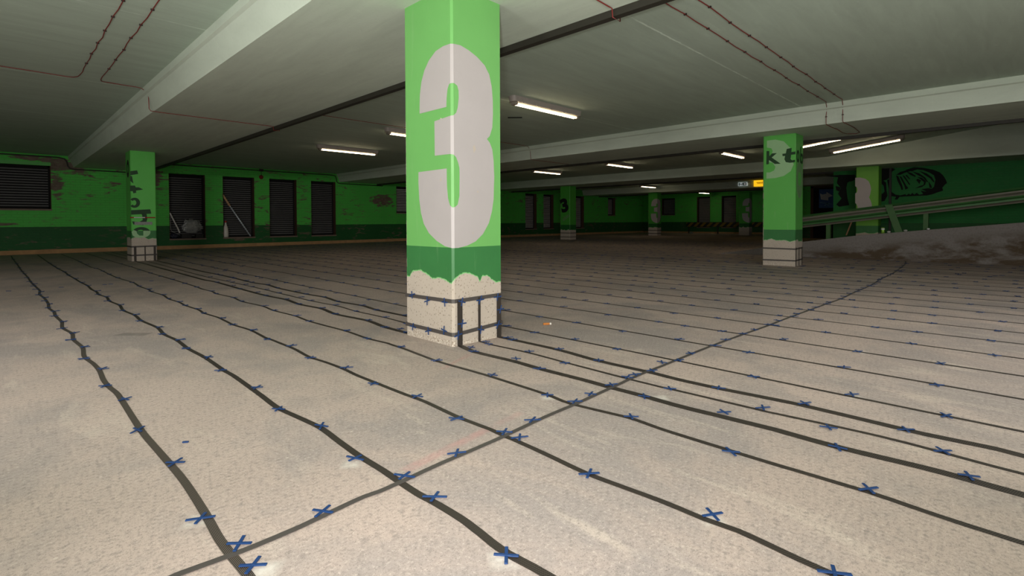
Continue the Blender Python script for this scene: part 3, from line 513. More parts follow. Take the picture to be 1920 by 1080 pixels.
c3=column(X3,Y3,'big green pillar in the middle with a tall white 3',EDGE3,3)
decal(c3,'numeral',M['num'],[DATA['NUM']],fold(X3,Y3),label='white painted numeral 3 wrapped round the corner',split=[-.014,.014])
XK,YK=10.25,2.85
ck=column(XK,YK,'green pillar by the ramp lettered with dark kt and ob',gen_edge(11,.47,.035),11,green=MIDG)
decal(ck,'faded_numeral',M['pale'],[D['kt3']],onleft(XK),label='pale green faded numeral')
decal(ck,'lettering',M['dgreenp'],[D['k'],D['t']],lambda y,z,h:(XK-h-.002,y,z),label='dark green letters k and t')
def ring(cx,cz,rx,rz,ix,iz,n=20):
    out=[]
    for i in range(n):
        a,b_=2*PI*i/n,2*PI*(i+1)/n
        out.append([(cx+rx*math.cos(a),cz+rz*math.sin(a)),(cx+rx*math.cos(b_),cz+rz*math.sin(b_)),(cx+ix*math.cos(b_),cz+iz*math.sin(b_)),(cx+ix*math.cos(a),cz+iz*math.sin(a))])
    return out
decal(ck,'faded_numeral',M['pale2'],ring(XK+.24,1.61,.20,.36,.10,.13),onright(YK),label='faded pale numeral on the narrow side')
decal(ck,'lettering',M['dgreenp'],ring(XK+.13,2.02,.085,.115,.04,.06)+[[(XK+.27,1.91),(XK+.31,1.91),(XK+.31,2.21),(XK+.27,2.21)]]+ring(XK+.36,1.995,.085,.10,.04,.05),lambda x,z,h:(x,YK-h-.002,z),label='dark green letters o and b')
XL,YL=2.109,13.80
cl=column(XL,YL,'left green pillar with dark letters running downward beside the wall',gen_edge(5,.50,.03),5,chip=1.2,green=(.13,.58,.10))
decal(cl,'lettering',M['dgreenp'],[D['lk1'],D['lk2'],D['lt'],D['lo'],D['lb1'],D['lb2'],D['le1']],onright(YL),label='dark green letters turned sideways')
decal(cl,'lettering',M['pale'],[D['le2']],lambda x,z,h:(x,YL-h-.0005,z),label='pale lower half of the letter e')
decal(cl,'lettering',M['black'],ring(YL+.28,2.05,.14,.20,.06,.10),onleft(XL),label='dark letter o on the narrow side')
decal(cl,'number_plate',plain('dusty_plate',(.26,.27,.25),.5,0,.5,60),[[(2.165,.80),(2.49,.80),(2.49,.868),(2.165,.868)]],lambda x,z,h:(x,YL-h*4,z))
XF,YF=18.30,14.35
cf=column(XF,YF,'distant green pillar with a small black 3',gen_edge(8,.44,.03),8,green=FARG,dg=FARD)
def font_polys(txt,size,bold=.0):
    cu=bpy.data.curves.new('t','FONT'); cu.body=txt; cu.size=size; cu.offset=bold; cu.align_x='CENTER'
    ob=bpy.data.objects.new('t',cu); COL.objects.link(ob); dg=bpy.context.evaluated_depsgraph_get()
    me=bpy.data.meshes.new_from_object(ob.evaluated_get(dg)); polys=[[tuple(me.vertices[v].co[:2]) for v in p.vertices] for p in me.polygons]
    bpy.data.objects.remove(ob); bpy.data.curves.remove(cu); return polys
def place(polys,cx,cz,rot=0,sx=1,sz=1,flip=False):
    r=[];cs,sn=math.cos(rot),math.sin(rot)
    for p in polys:
        q=[(x*sx,y*sz) for x,y in p]
        q=[(x*cs-y*sn,x*sn+y*cs) for x,y in q]
        r.append([((-x if flip else x)+cx,y+cz) for x,y in q])
    return r
decal(cf,'numeral',M['black'],place(font_polys('3',.80,.045),YF+.25,1.30,math.radians(14),1.12,1,True),onleft(XF),label='black numeral 3')
decal(cf,'lettering',M['pale2'],place(font_polys('okto',.23,.01),YF+.20,.95,math.radians(32),1,1,True),onleft(XF),label='faint pale letters')
def far_numeral_column(x0,y0,label,seed):
    r=column(x0,y0,label,gen_edge(seed,.46,.03),seed,green=FARG,dg=FARD)
    decal(r,'numeral',M['num'],[[(u,z+.04) for u,z in DATA['NUM']]],fold(x0,y0),label='grey white numeral 3 wrapped round the corner',split=[-.014,.014])
    return r
far_numeral_column(26.25,14.37,'far pillar with grey 3 beside the far slatted window',21)
far_numeral_column(29.75,10.62,'far pillar with grey 3 left of the lit orange sign',22)
XR,YR=18.27,2.86
cr=column(XR,YR,'yellow green pillar with partial white 3 behind the guardrail',gen_edge(31,.46,.03),31,chip=.2,green=(.16,.46,.05))
decal(cr,'numeral',M['num'],[D['ramp3']],onleft(XR),label='bold white numeral cut off at the column edge')

# red and white rod across the left pillar
r=thing('warning_rod','red and white striped rod across the left pillar','rod',(2.32,YL-.012,.963))
for i,(a,b_,mm) in enumerate(((2.09,2.155,'red'),(2.155,2.355,'w'),(2.355,2.545,'red'))):
    MB().tube([(a,YL-.014,.963),(b_,YL-.014,.963)],.012,8).build('red_section' if mm=='red' else 'white_section',plain('rod_%d'%i,(.42,.015,.02) if mm=='red' else (.7,.68,.66),.4),r)

# ------------------------------------------------------------------ anode mesh strips
def ribbon(mb,pts,w,z0=.0006,th=.0014,side=None):
    """flat mesh ribbon following floor points (x,y) or full (x,y,z) points with a face normal"""
    P=[Vector((p[0],p[1],0)) for p in pts]; n=len(P); L=0; top=[];bot=[];vv=[]
    for i,p in enumerate(P):
        d=(P[min(i+1,n-1)]-P[max(i-1,0)]).normalized(); s=Vector((d.y,-d.x,0))*(w/2)
        if i: L+=(P[i]-P[i-1]).length
        vv.append(L); top.append((p-s+Vector((0,0,z0+th)),p+s+Vector((0,0,z0+th)))); bot.append((p-s+Vector((0,0,z0)),p+s+Vector((0,0,z0))))
    vs=[];fs=[];uv=[]
    for t,b_ in zip(top,bot): vs+=[t[0],t[1],b_[0],b_[1]]
    for i in range(n-1):
        a,c_=4*i,4*i+4; u0,u1=vv[i],vv[i+1]
        fs+=[(a,a+1,c_+1,c_),(a+2,c_+2,c_+3,a+3),(a,c_,c_+2,a+2),(a+1,a+3,c_+3,c_+1)]
        q=[(0,u0),(1,u0),(1,u1),(0,u1)]; uv+=[q,q,[(0,u0)]*4,[(1,u0)]*4]
    e=4*(n-1); fs+=[(0,2,3,1),(e,e+1,e+3,e+2)]; uv+=[[(0,0)]*4]*2
    mb.add(vs,fs,0,uv)
def riser(mb,x,y,w,z1,z0=.002,off=.006,th=.0014):
    """the part of a ribbon that climbs a column face looking to -Y"""
    vs=[(x-w/2,y-off,z0),(x+w/2,y-off,z0),(x+w/2,y-off,z1),(x-w/2,y-off,z1),(x-w/2,y-off+th,z0),(x+w/2,y-off+th,z0),(x+w/2,y-off+th,z1),(x-w/2,y-off+th,z1)]
    q=[(0,0),(1,0),(1,z1),(0,z1)]
    mb.add(vs,[(0,1,2,3),(5,4,7,6),(0,4,5,1),(3,2,6,7),(0,3,7,4),(1,5,6,2)],0,[q,q,[(0,0)]*4,[(0,0)]*4,[(0,0)]*4,[(1,0)]*4])
def dense(pts,step=.04):
    """smooth a hand-measured centre line (Hermite with limited tangents)"""
    P=[Vector((p[0],p[1])) for p in pts]; out=[]; n=len(P); T=[]
    for i in range(n):
        a=P[max(i-1,0)]; b_=P[min(i+1,n-1)]; d=(b_-a)
        la=(P[i]-a).length if i else 1e9; lb=(b_-P[i]).length if i<n-1 else 1e9
        T.append(d.normalized()*min(la,lb,.5) if d.length>1e-6 else Vector((0,0)))
    for i in range(n-1):
        k_=max(2,min(14,int((P[i+1]-P[i]).length/step)))
        for k in range(k_):
            t=k/k_; t2=t*t; t3=t2*t
            out.append((2*t3-3*t2+1)*P[i]+(t3-2*t2+t)*T[i]+(-2*t3+3*t2)*P[i+1]+(t3-t2)*T[i+1])
    out.append(P[-1]); return [(p.x,p.y) for p in out]
YE=18.55; YS=-2.2
SG='black mesh strips laid on the floor'
STR=[]   # (key, phrase)
def strip(key,pts,w,phrase,mat,riserdata=None,smooth=True):
    mb=MB(); ribbon(mb,dense(pts) if smooth else pts,w)
    if riserdata: riser(mb,*riserdata)
    o=mb.build('anode_mesh_strip',mat,origin=(pts[0][0],pts[0][1],0)); 
    tag(o,'black mesh strip, '+phrase,'mesh strip',SG,'thing'); STR.append((key,phrase)); return o
def srt(l): return sorted([tuple(p) for p in l],key=lambda p:p[1])
def lead(l,x,y0): 
    l=srt(l); return [(l[0][0],y0)]+l if l[0][1]-y0>.05 else l
S1=lead(S['S1'],0,-1.5); S2=lead(S['S2'],0,-1.5); S3=lead(S['S3'],0,-1.5); S4=lead(S['S4'],0,-1.5)
strip('S1',S1+[(S1[-1][0],YE)],.024,'wavy, furthest left on the floor',M['stripL'])
strip('S2',S2+[(S2[-1][0],YE)],.026,'wavy, second from the left',M['strip'])
strip('S3',S3+[(S3[-1][0],YE)],.023,'wavy, third from the left',M['strip'])
strip('S4',S4+[(S4[-1][0],YE)],.024,'fourth from left, passing just before the big pillar',M['strip'])
for key,x,w,ph in (('5',2.20,.044,'nearest'),('6',2.39,.022,'middle'),('7',2.58,.044,'farthest')):
    a=srt(S['S%sa'%key]); a=[p for p in a if p[1]>3.3]
    strip('S%sa'%key,[(a[0][0],Y3+CD+.01)]+a+[(XL+{'5':.06,'6':.24,'7':.42}[key],YL-.008)],w,ph+' of three between the big and left pillars',M['strip'],(XL+{'5':.06,'6':.24,'7':.42}[key],YL,w,.33))
    b_=srt(S['S%sb'%key]); b_=[p for p in b_ if p[1]<Y3-.03]
    xc={'5':X3+.055,'6':X3+.232,'7':X3+.424}[key]
    strip('S%sb'%key,[(b_[0][0],YS)]+b_[:]+[(xc,Y3-.0075)],w,ph+' of three climbing the big pillar front',M['strip'],(xc,Y3,w,.315))
for x,ph in ((2.17,'left'),(2.36,'middle'),(2.55,'right')):
    strip('T',[(x,YL+CD+.02),(x,16),(x,YE)],.024,ph+' of three between the left pillar and wall',M['strip'])
xs=[2.88,3.39,3.895,4.385,4.885,5.37,5.85,6.34]; x=6.84
while x<20.2: xs.append(round(x,3)); x+=.495
xs=[x for x in xs if not (XK-.12<x<XK+CW+.12)]
gx=[XK+.05,XK+.23,XK+.41]
LONG=[]
cnt=0
for i,x in enumerate(xs):
    ph='%s line right of the big pillar'%ordw(i)
    y0=YS if x<13.0 else 5.6
    r_=random.Random(i+40); pts=[(x+r_.uniform(-.010,.010),y0+k*(YE-y0)/22) for k in range(23)]
    LONG.append(('R%d'%i,pts,ph)); strip('R%d'%i,pts,.023 if x<8 else .026,ph,M['strip'])
for i,x in enumerate(gx):
    ph=('left','middle','right')[i]+' of three climbing the lettered pillar by the ramp'
    strip('G%d'%i,[(x,YS),(x,0),(x,YK-.0085)],.026,ph,M['strip'],(x,YK,.03,.345))
    pts=[(x,YK+CD+.01),(x,9),(x,YE)]
    strip('H%d'%i,pts,.026,('left','middle','right')[i]+' of three behind the lettered pillar by the ramp',M['strip'])
# cross strip
cp=sorted([tuple(p) for p in DATA['C1']],key=lambda p:p[0]); cp=[(-2,1.40)]+cp+[(13.05,1.50)]
mb=MB(); ribbon(mb,dense(cp,.05),.021,.0028,.0012)
tag(mb.build('anode_mesh_strip',M['band'],origin=(cp[0][0],cp[0][1],0)),'long mesh strip crossing over all the others toward the ramp','mesh strip',SG,'thing')
# bands round the column feet
def band(x0,y0,zs,label,w=.026):
    """zs: heights at back-left, front corner, right end"""
    mb=MB(); e=.0035; a=(x0-e,y0+CD+e); 
    P=[(x0-e,y0+CD+e,zs[0]),(x0-e,y0+.012,zs[1]),(x0+.012,y0-e,zs[1]),(x0+CW+e,y0-e,zs[2]),(x0+CW+e,y0+CD+e,(zs[0]+zs[2])/2)]
    vs=[];n=len(P)
    cx,cy=x0+CW/2,y0+CD/2
    for p in P:
        q=((p[0]-cx)*(1-.004)+cx,(p[1]-cy)*(1-.004)+cy)
        vs+=[(p[0],p[1],p[2]-w/2),(p[0],p[1],p[2]+w/2),(q[0],q[1],p[2]+w/2),(q[0],q[1],p[2]-w/2)]
    fs=[]
    for i in range(n):
        a_,b_=4*i,4*((i+1)%n)
        for k in range(4): fs.append((a_+k,b_+k,b_+(k+1)%4,a_+(k+1)%4))
    mb.add(vs,fs); o=mb.build('mesh_band',M['band'],origin=(x0+CW/2,y0+CD/2,zs[1])); tag(o,label,'mesh band','mesh bands round the pillar feet','thing')
band(X3,Y3,(.300,.309,.310),'upper dark mesh band round the big pillar foot',.027); band(X3,Y3,(.082,.082,.102),'lower dark mesh band round the big pillar foot',.027)
band(XK,YK,(.322,.318,.33),'upper mesh band round the lettered pillar by the ramp'); band(XK,YK,(.099,.105,.115),'lower mesh band round the lettered pillar by the ramp')
band(XL,YL,(.32,.32,.324),'upper mesh band round the left pillar',.034); band(XL,YL,(.125,.13,.131),'lower mesh band round the left pillar',.034)
band(XF,YF,(.30,.30,.30),'upper mesh band round the pillar with black 3',.034); band(XF,YF,(.12,.12,.12),'lower mesh band round the pillar with black 3',.034)
band(26.25,14.37,(.30,.30,.30),'upper mesh band round the pillar beside far window',.04); band(26.25,14.37,(.12,.12,.12),'lower mesh band round the pillar beside far window',.04)

# ------------------------------------------------------------------ blue cross clips
def clip_mesh(ang,l1,l2):
    bm=bmesh.new()
    for a,l,z in ((-ang/2,l1,0),(ang/2,l2,.0004)):
        r=bmesh.ops.create_cube(bm,size=1); R=Matrix.Rotation(a,3,'Z')
        for v in r['verts']:
            s=.0044 if abs(v.co.x)>0 else .004
            p=Vector((v.co.x*l,v.co.y*.0088,(v.co.z+.5)*.0034+z)); v.co=R@p
    h=bmesh.ops.create_cone(bm,cap_ends=True,segments=10,radius1=.0056,radius2=.0048,depth=.0042)
    for v in h['verts']: v.co.z+=.0023
    bmesh.ops.bevel(bm,geom=[e for e in bm.edges if e.calc_length()>.0005],offset=.0007,segments=1,affect='EDGES',profile=.5,clamp_overlap=True)
    me=bpy.data.meshes.new('cross_clip'); bm.to_mesh(me); bm.free(); me.materials.append(M['clip']); return me
CM=[clip_mesh(math.radians(a),l1,l2) for a,l1,l2 in ((72,.070,.062),(84,.066,.064),(62,.072,.066),(95,.064,.060),(78,.076,.056))]
PH=dict(STR)
SHORT={'S1':'the wavy strip furthest left','S2':'the second wavy strip from left','S3':'the third wavy strip from left','S4':'the fourth strip from left','C1':'the long crossing strip',
 'S5a':'the nearest strip behind the big pillar','S6a':'the middle strip behind the big pillar','S7a':'the farthest strip behind the big pillar',
 'S5b':'the nearest strip climbing the big pillar','S6b':'the middle strip climbing the big pillar','S7b':'the farthest strip climbing the big pillar'}
for i in range(len(xs)): SHORT['R%d'%i]='the %s line right of the big pillar'%ordw(i)
allc=[]  # (key,x,y)
for k,l in K.items():
    kk='R%d'%(int(k[1:])-8) if k[1:].isdigit() and int(k[1:])>=8 else k
    for (x_,y_) in l:
        if kk=='R8' and x_>7.2: continue
        allc.append((kk,x_,y_))
cover={'R%d'%(n-8):max(p[1] for p in K['S%d'%n]) for n in range(8,17)}
for i,x in enumerate(xs):
    y0=cover.get('R%d'%i,-.35 if x<13 else 5.7); r_=random.Random(i*7+1); y=y0+.25+r_.random()*.2; s=1
    while y<18.2:
        allc.append(('R%d'%i,x+s*r_.uniform(.008,.04),y)); s=-s; y+=r_.uniform(.28,.46)
for i,x in enumerate(gx):
    r_=random.Random(i+500); y=-.2; s=1
    while y<18.2:
        if not (YK-.08<y<YK+CD+.08): allc.append(('G%d'%i,x+s*r_.uniform(.008,.035),y))
        s=-s; y+=r_.uniform(.3,.46)
# column clips (u,z on the unfolded big pillar)
kc=DATA['KC']
NIND=300-len(kc)
dist=lambda c_:(c_[1]**2+c_[2]**2)
inview=lambda c_: True
def inframe(x,y):
    d=Vector((x,y,.005-CH)); zf=d.dot(F2)
    if zf<.2: return False
    px=960+F_PX*d.dot(R3)/zf; py=ppy-F_PX*d.dot(U3)/zf
    if 768<px<942 and 400<py<620 and x*.7+y*.7>4.4: return False
    return -15<px<1935 and py<1095
# keep clips off each other
clean=[]
for c_ in sorted(allc,key=dist):
    if not any(a-.05<c_[1]<a+CW+.05 and b_-.05<c_[2]<b_+CD+.05 for a,b_ in ((X3,Y3),(XK,YK),(XL,YL),(XF,YF),(26.25,14.37),(XR,YR),(29.75,10.62))) and all((c_[1]-q[1])**2+(c_[2]-q[2])**2>.0022 for q in clean): clean.append(c_)
vis=[c_ for c_ in clean if inframe(c_[1],c_[2])]
ind=vis[:NIND]; rest=vis[NIND:]
bykey={}
for c_ in ind: bykey.setdefault(c_[0],[]).append(c_)
CG='blue cross clips pinning the mesh strips'
rc=random.Random(3)
for key,l in bykey.items():
    l.sort(key=lambda c_:c_[1] if key=='C1' else c_[2])
    for i,(k,x,y) in enumerate(l):
        o=bpy.data.objects.new('cross_clip',CM[rc.randrange(5)]); COL.objects.link(o)
        o.location=(x,y,.0046); o.rotation_euler=(0,0,math.radians(-8+rc.uniform(-22,22)+(90 if rc.random()<.25 else 0)))
        if key in SHORT: ph=SHORT[key]
        else: ph='the %s strip before the lettered pillar'%('left','middle','right')[int(key[1:])]
        tag(o,'blue clip on %s, %s from near end'%(ph,ordw(i)),'clip',CG,'thing')
far=MB()
for (k,x,y) in rest:
    a=math.radians(-8+rc.uniform(-22,22))
    for da in (.65,-.65):
        far.obox((x,y,.0066),(math.cos(a+da)*.033,math.sin(a+da)*.033,0),(-math.sin(a+da)*.0045,math.cos(a+da)*.0045,0),(0,0,.002))
tag(far.build('distant_clips',M['clip']),'hundreds of tiny blue clips on the distant mesh strips','clips',None,'stuff')
KL=['upper band left end','upper band left middle','upper band left of corner','upper band at nearest riser','upper band at middle riser','upper band at right riser','right riser between the bands','left riser between the bands','middle riser at the lower band','right riser at the lower band','lower band left end','lower band left middle','lower band left of corner','left riser at the lower band']
for (u,z),lb in zip(kc,KL):
    o=bpy.data.objects.new('cross_clip',CM[rc.randrange(5)]); COL.objects.link(o)
    a=rc.uniform(.5,1.0)
    if u<0: B_=Matrix(((0,0,-1),(-1,0,0),(0,1,0))); p=(X3-.0085,Y3-u,z)
    else: B_=Matrix(((1,0,0),(0,0,-1),(0,1,0))); p=(X3+u,Y3-.0085,z)
    o.matrix_world=Matrix.Translation(p)@(B_@Matrix.Rotation(a,3,'Z')).to_4x4()
    tag(o,'blue clip on the big pillar, '+lb,'clip',CG,'thing')
FL=['small blue plastic sliver lying between the two leftmost strips','tiny dark sliver left of the leftmost strip','tiny sliver lying between first and second strips','tiny sliver right of the second strip, right of a pair','tiny sliver right of the second strip, left of a pair','tiny sliver just left of the third strip far back']
for (x,y),lb in zip(DATA['L'],FL):
    a=rc.uniform(-.95,-.65)
    o=MB().obox((0,0,.003),(math.cos(a)*.011 if y<3 else math.cos(a)*.03,math.sin(a)*.011 if y<3 else math.sin(a)*.03,0),(-math.sin(a)*.004,math.cos(a)*.004,0),(0,0,.0026)).build('plastic_sliver',M['clip'],bevel=.0008); o.location=(x,y,0)
    tag(o,lb,'plastic scrap','loose plastic slivers on the floor','thing')
# cigarette butt
cb=thing('cigarette_butt','orange cigarette butt on the floor right of the big pillar','cigarette butt',(3.165,2.714,0))
MB().tube([(3.135,2.735,.009),(3.178,2.705,.009)],.009,10).build('filter',plain('butt_filter',(.55,.20,.04),.8),cb); MB().tube([(3.178,2.705,.009),(3.19,2.697,.009)],.009,10).build('paper_end',plain('butt_paper',(.7,.66,.6),.8),cb)

# ------------------------------------------------------------------ lamps
def lamp_proto():
    t=thing('ceiling_lamp','','ceiling lamp',(0,0,0),'fluorescent strip lamps on the ceiling')
    L=.85; W=.075
    def pill(w,l,n=8):
        r=w; out=[]
        for i in range(n+1): a=-PI/2+PI*i/n; out.append((l-r*.6+r*.6*math.cos(a),w*math.sin(a)))
        for i in range(n+1): a=PI/2+PI*i/n; out.append((-l+r*.6+r*.6*math.cos(a),w*math.sin(a)))
        return out
    m=MB()
    p0=pill(W,L)
    m.prism(p0,lambda p:(p[0]*.985,p[1]*.9,-.085),lambda p:(p[0],p[1],0)); hs=m.build('housing',M['housing'],t)
    m=MB(); m.box(-L+.12,L-.12,-.05,.05,-.092,-.086); m.build('reflector',M['refl'],t)
    for y in (-.024,.026):
        m=MB(); m.tube([(-L+.11,y,-.115),(L-.11,y,-.115)],.0115,10); m.build('tube',M['tube'],t)
    m=MB()
    for x in (-L+.085,L-.085): m.box(x-.03,x+.03,-.045,.045,-.130,-.086)
    m.build('tube_holders',M['housing'],t)
    vs=[];fs=[];rows=[]
    secs=[(-L,.25),(-L+.03,.75),(-L+.08,1),(L-.08,1),(L-.03,.75),(L,.25)]
    for x,k in secs:
        for i in range(9):
            a=PI*i/8; vs.append((x,-W*.94*(.6+.4*k)*math.cos(a),-.082-.062*k*math.sin(a)))
    for j in range(len(secs)-1):
        for i in range(8): fs.append((j*9+i,j*9+i+1,(j+1)*9+i+1,(j+1)*9+i))
    cv=MB().add(vs,fs).build('cover',M['cover'],t,smooth=True); cv['label']='clear plastic cover'
    for k in range(5):
        for s in (-1,1):
            x=-L+.2+k*(2*L-.4)/4
            MB().box(x-.014,x+.014,s*W-.006,s*W+.006,-.098,-.05).build('latch',M['housing'],hs)
    return t
lp=lamp_proto()
LAMPS=[((6.36,5.45),'lit strip lamp just right of the big pillar top'),((6.42,12.2),'lit strip lamp left of the big pillar above the doorways'),((6.40,9.05),'lit strip lamp half hidden behind the big pillar'),
 ((14.45,12.4),'lit strip lamp leftmost in the bay behind the second beam'),((14.43,9.25),'lit strip lamp second in the bay behind the second beam'),((14.37,5.58),'lit strip lamp left of the lettered pillar'),
 ((24.9,13.97),'distant lit strip lamp above the far window pillar'),((31.4,13.98),'most distant lit strip lamp by the end wall')]
first=True
for (x,y),lb in LAMPS:
    z=BAY-.075 if x>30 else BAY
    if 24<x<25.6: x=24.55
    if first: lp.location=(x,y,z); lp['label']=lb; first=False; P0=lp.location.copy()
    else: copy_tree(lp,(x-P0.x,y-P0.y,z-P0.z),lb)
# two lamps follow the rising soffit over the ramp
for (x,y0,y1),lb in (((14.15,2.72,4.42),'lit strip lamp touching the lettered pillar, over the ramp'),((16.18,1.97,3.70),'long lit strip lamp on the sloping soffit over the ramp')):
    yc=(y0+y1)/2; o=copy_tree(lp,(0,0,0),lb)
    if yc>3.5: o.location=(x,yc,BAY+.1244*max(0,4.05-yc)-.01)
    else: o.location=(x,yc,BAY+.1244*(4.05-yc)-.01)
    o.rotation_euler=(0,0,0); ang=math.atan(.1244)
    o.matrix_world=Matrix.Translation(o.location)@Matrix.Rotation(-ang,4,'X')@Matrix.Rotation(PI/2,4,'Z')

# ------------------------------------------------------------------ red ceiling cables
def cable(paths,label,saddles):
    t=thing('ceiling_cable',label,'cable',paths[0],'red detection cables on the ceiling')
    MB().tube(paths,.005,6).build('wire',M['red'],t,smooth=True)
    for (p,ax) in saddles:
        m=MB(); d=(.006,.014,.007) if ax=='x' else (.014,.006,.007) if ax=='y' else (.010,.014,.005)
        m.box(p[0]-d[0],p[0]+d[0],p[1]-d[1],p[1]+d[1],p[2]-d[2],p[2]+d[2]); m.build('saddle',M['saddle'],t)
rz=random.Random(12)
def wob(a,ax,x0,x1,fix,z,step=.48,amp=.009):
    pts=[];sd=[];n=max(2,int(abs(x1-x0)/step)); 
    for i in range(n+1):
        q=x0+(x1-x0)*i/n; f=fix+rz.uniform(-amp,amp)
        p=(q,f,z) if ax=='x' else (f,q,z); pts.append(p)
        if 0<i<n: sd.append((p,ax))
        if i<n: 
            q2=q+(x1-x0)/n/2; f2=fix+rz.uniform(-amp,amp); pts.append((q2,f2,z) if ax=='x' else (f2,q2,z))
    return pts,sd
zb=BAY-.009; zs=SOF-.009
a,sa=wob('y','y',3.0,8.35,.802,zb)
cable(a+[(.800,8.52,zb),(.79,8.64,zb),(.755,8.72,zb),(.70,8.745,zb),(.36,8.72,zb),(-.6,8.70,zb)],'red cable turning left on the ceiling at upper left',sa)
a,sa=wob('y','y',3.0,8.45,1.022,zb)
b_,sb=wob('x','x',1.68,3.2,8.69,zs,1.0,.006); d_,sd=wob('x','x',3.45,9.3,8.77,zb,1.2,.006); e_,se=wob('x','x',9.72,11.2,8.82,zs,.7,.006)
cable(a+[(1.02,8.62,zb),(1.035,8.70,zb),(1.07,8.722,zb),(1.27,8.742,zb),(1.42,8.745,zb),(1.475,8.72,BAY-.02),(1.52,8.68,BAY-.065),(1.545,8.66,BAY-.12),(1.548,8.655,2.52),(1.548,8.65,2.45),(1.57,8.67,zs)]+b_+[(3.245,8.70,zs),(3.25,8.70,SOF-.068),(3.35,8.72,SOF-.068),(3.36,8.73,zb)]+d_+[(9.48,8.79,zb),(9.53,8.79,BAY-.03),(9.59,8.79,BAY-.11),(9.60,8.78,2.44),(9.62,8.79,zs)]+e_,'red cable stepping down the left ceiling beam and running right',sa)
a,sa=wob('x','x',1.7,3.2,2.135,zs); b_,sb=wob('x','x',3.5,9.40,2.182,zb)
cable([(1.50,2.13,BAY-.03),(1.548,2.13,2.6),(1.552,2.13,zs-.002)]+a+[(3.235,2.14,zs),(3.25,2.145,SOF-.068),(3.36,2.15,SOF-.068),(3.37,2.16,zb)]+b_+[(9.50,2.20,zb),(9.535,2.20,BAY-.045),(9.592,2.21,BAY-.11),(9.60,2.22,2.56),(9.60,2.22,2.44),(9.63,2.225,zs),(10.02,2.23,zs),(10.30,2.21,zs),(10.77,2.228,zs),(10.96,2.20,zs)],'near red cable of the pair crossing the right ceiling',sa+sb+[((9.602,2.22,2.63),'z'),((9.602,2.22,2.54),'z')])
b_,sb=wob('x','x',3.5,9.40,1.955,zb)
cable([(3.36,1.95,zb)]+b_+[(9.50,1.975,zb),(9.535,1.975,BAY-.045),(9.592,1.985,BAY-.11),(9.60,1.987,2.56),(9.60,1.987,2.44),(9.63,1.985,zs),(9.88,1.975,zs),(10.3,1.965,zs),(10.93,2.0,zs),(11.08,2.08,zs),(10.96,2.19,zs)],'far red cable of the pair crossing the right ceiling',sb+[((9.602,1.987,2.63),'z'),((9.602,1.987,2.54),'z')])

# conduit and alarm on the left wall
yw=WY-.03
t=thing('wall_conduit','dark conduit following the top of the left wall','conduit',(-2,yw,2.68))
MB().tube([(-3,yw,2.69),(1.30,yw,2.69),(1.42,yw,2.66),(1.47,yw,2.58),(1.49,yw,2.46),(1.53,yw,2.40),(1.62,yw,2.38),(3.26,yw,2.37),(3.38,yw,2.42),(3.42,yw,2.62),(3.50,yw,2.69),(9.36,yw,2.69),(9.48,yw,2.66),(9.52,yw,2.56),(9.54,yw,2.44),(9.60,yw,2.39),(9.70,yw,2.375),(11.6,yw,2.365)],.017,8).build('pipe',M['tray'],t,smooth=True)
t=thing('alarm_sounder','round red alarm sounder above the louvred doorways','alarm',(6.70,WY-.06,2.45))
MB().box(6.62,6.76,WY-.085,WY-.052,2.655,2.735).build('junction_box',M['tray'],t)
MB().tube([(6.69,WY-.065,2.66),(6.69,WY-.065,2.50)],.008,6).build('pipe',M['tray'],t)
MB().lathe([(.02,0),(.072,.0),(.075,.02),(.06,.05),(.03,.07)],(6.70,WY-.002,2.455),16,M=Matrix.Rotation(PI/2,3,'X')).build('sounder',plain('alarm_red',(.22,.012,.012),.4),t)

# ------------------------------------------------------------------ things in the doorways
# pole with wooden handle
t=thing('long_handled_pole','long metal pole with wooden handle leaning in a louvred doorway','pole',(6.33,WY+.07,.345))
a=Vector((5.49,WY+.13,1.80)); b_=Vector((5.70,WY+.11,1.42)); d_=Vector((6.34,WY+.05,.36))
MB().tube([a,a.lerp(b_,.5),b_],[.032,.034,.038],10).build('wooden_handle',plain('bare_wood',(.62,.38,.20),.7,0,.2,20),t,smooth=True)
MB().tube([b_,b_+(d_-b_)*.03,b_+(d_-b_)*.05],[.03,.024,.02],10).build('ferrule',plain('bright_ferrule',(.75,.75,.75),.25,.7),t,smooth=True)
MB().tube([b_+(d_-b_)*.05,d_],.025,10).build('metal_tube',plain('galvanised_tube',(.62,.68,.72),.4,.2),t,smooth=True)
t=thing('spray_bottle','white plastic bottle with red cap standing in a louvred doorway','bottle',(5.56,WY+.08,.34))
MB().lathe([(.075,0),(.088,.02),(.088,.20),(.070,.33),(.038,.41),(.030,.46),(.030,.50)],(5.562,WY+.10,.341),16).build('bottle_body',plain('milky_plastic',(.72,.68,.60),.4),t,smooth=True)
MB().lathe([(.032,0),(.034,.05),(.024,.06)],(5.562,WY+.10,.842),12).build('cap',plain('red_cap',(.5,.03,.02),.4),t,smooth=True)
t=thing('metal_tube','bright metal tube leaning left in the doorway with the plastic bag','tube',(4.12,WY+.08,.36))
MB().tube([(3.935,WY+.05,1.16),(4.16,WY+.10,.66),(4.21,WY+.11,.52)],.022,10).build('tube_body',plain('chrome_tube',(.88,.84,.80),.3,.2),t)
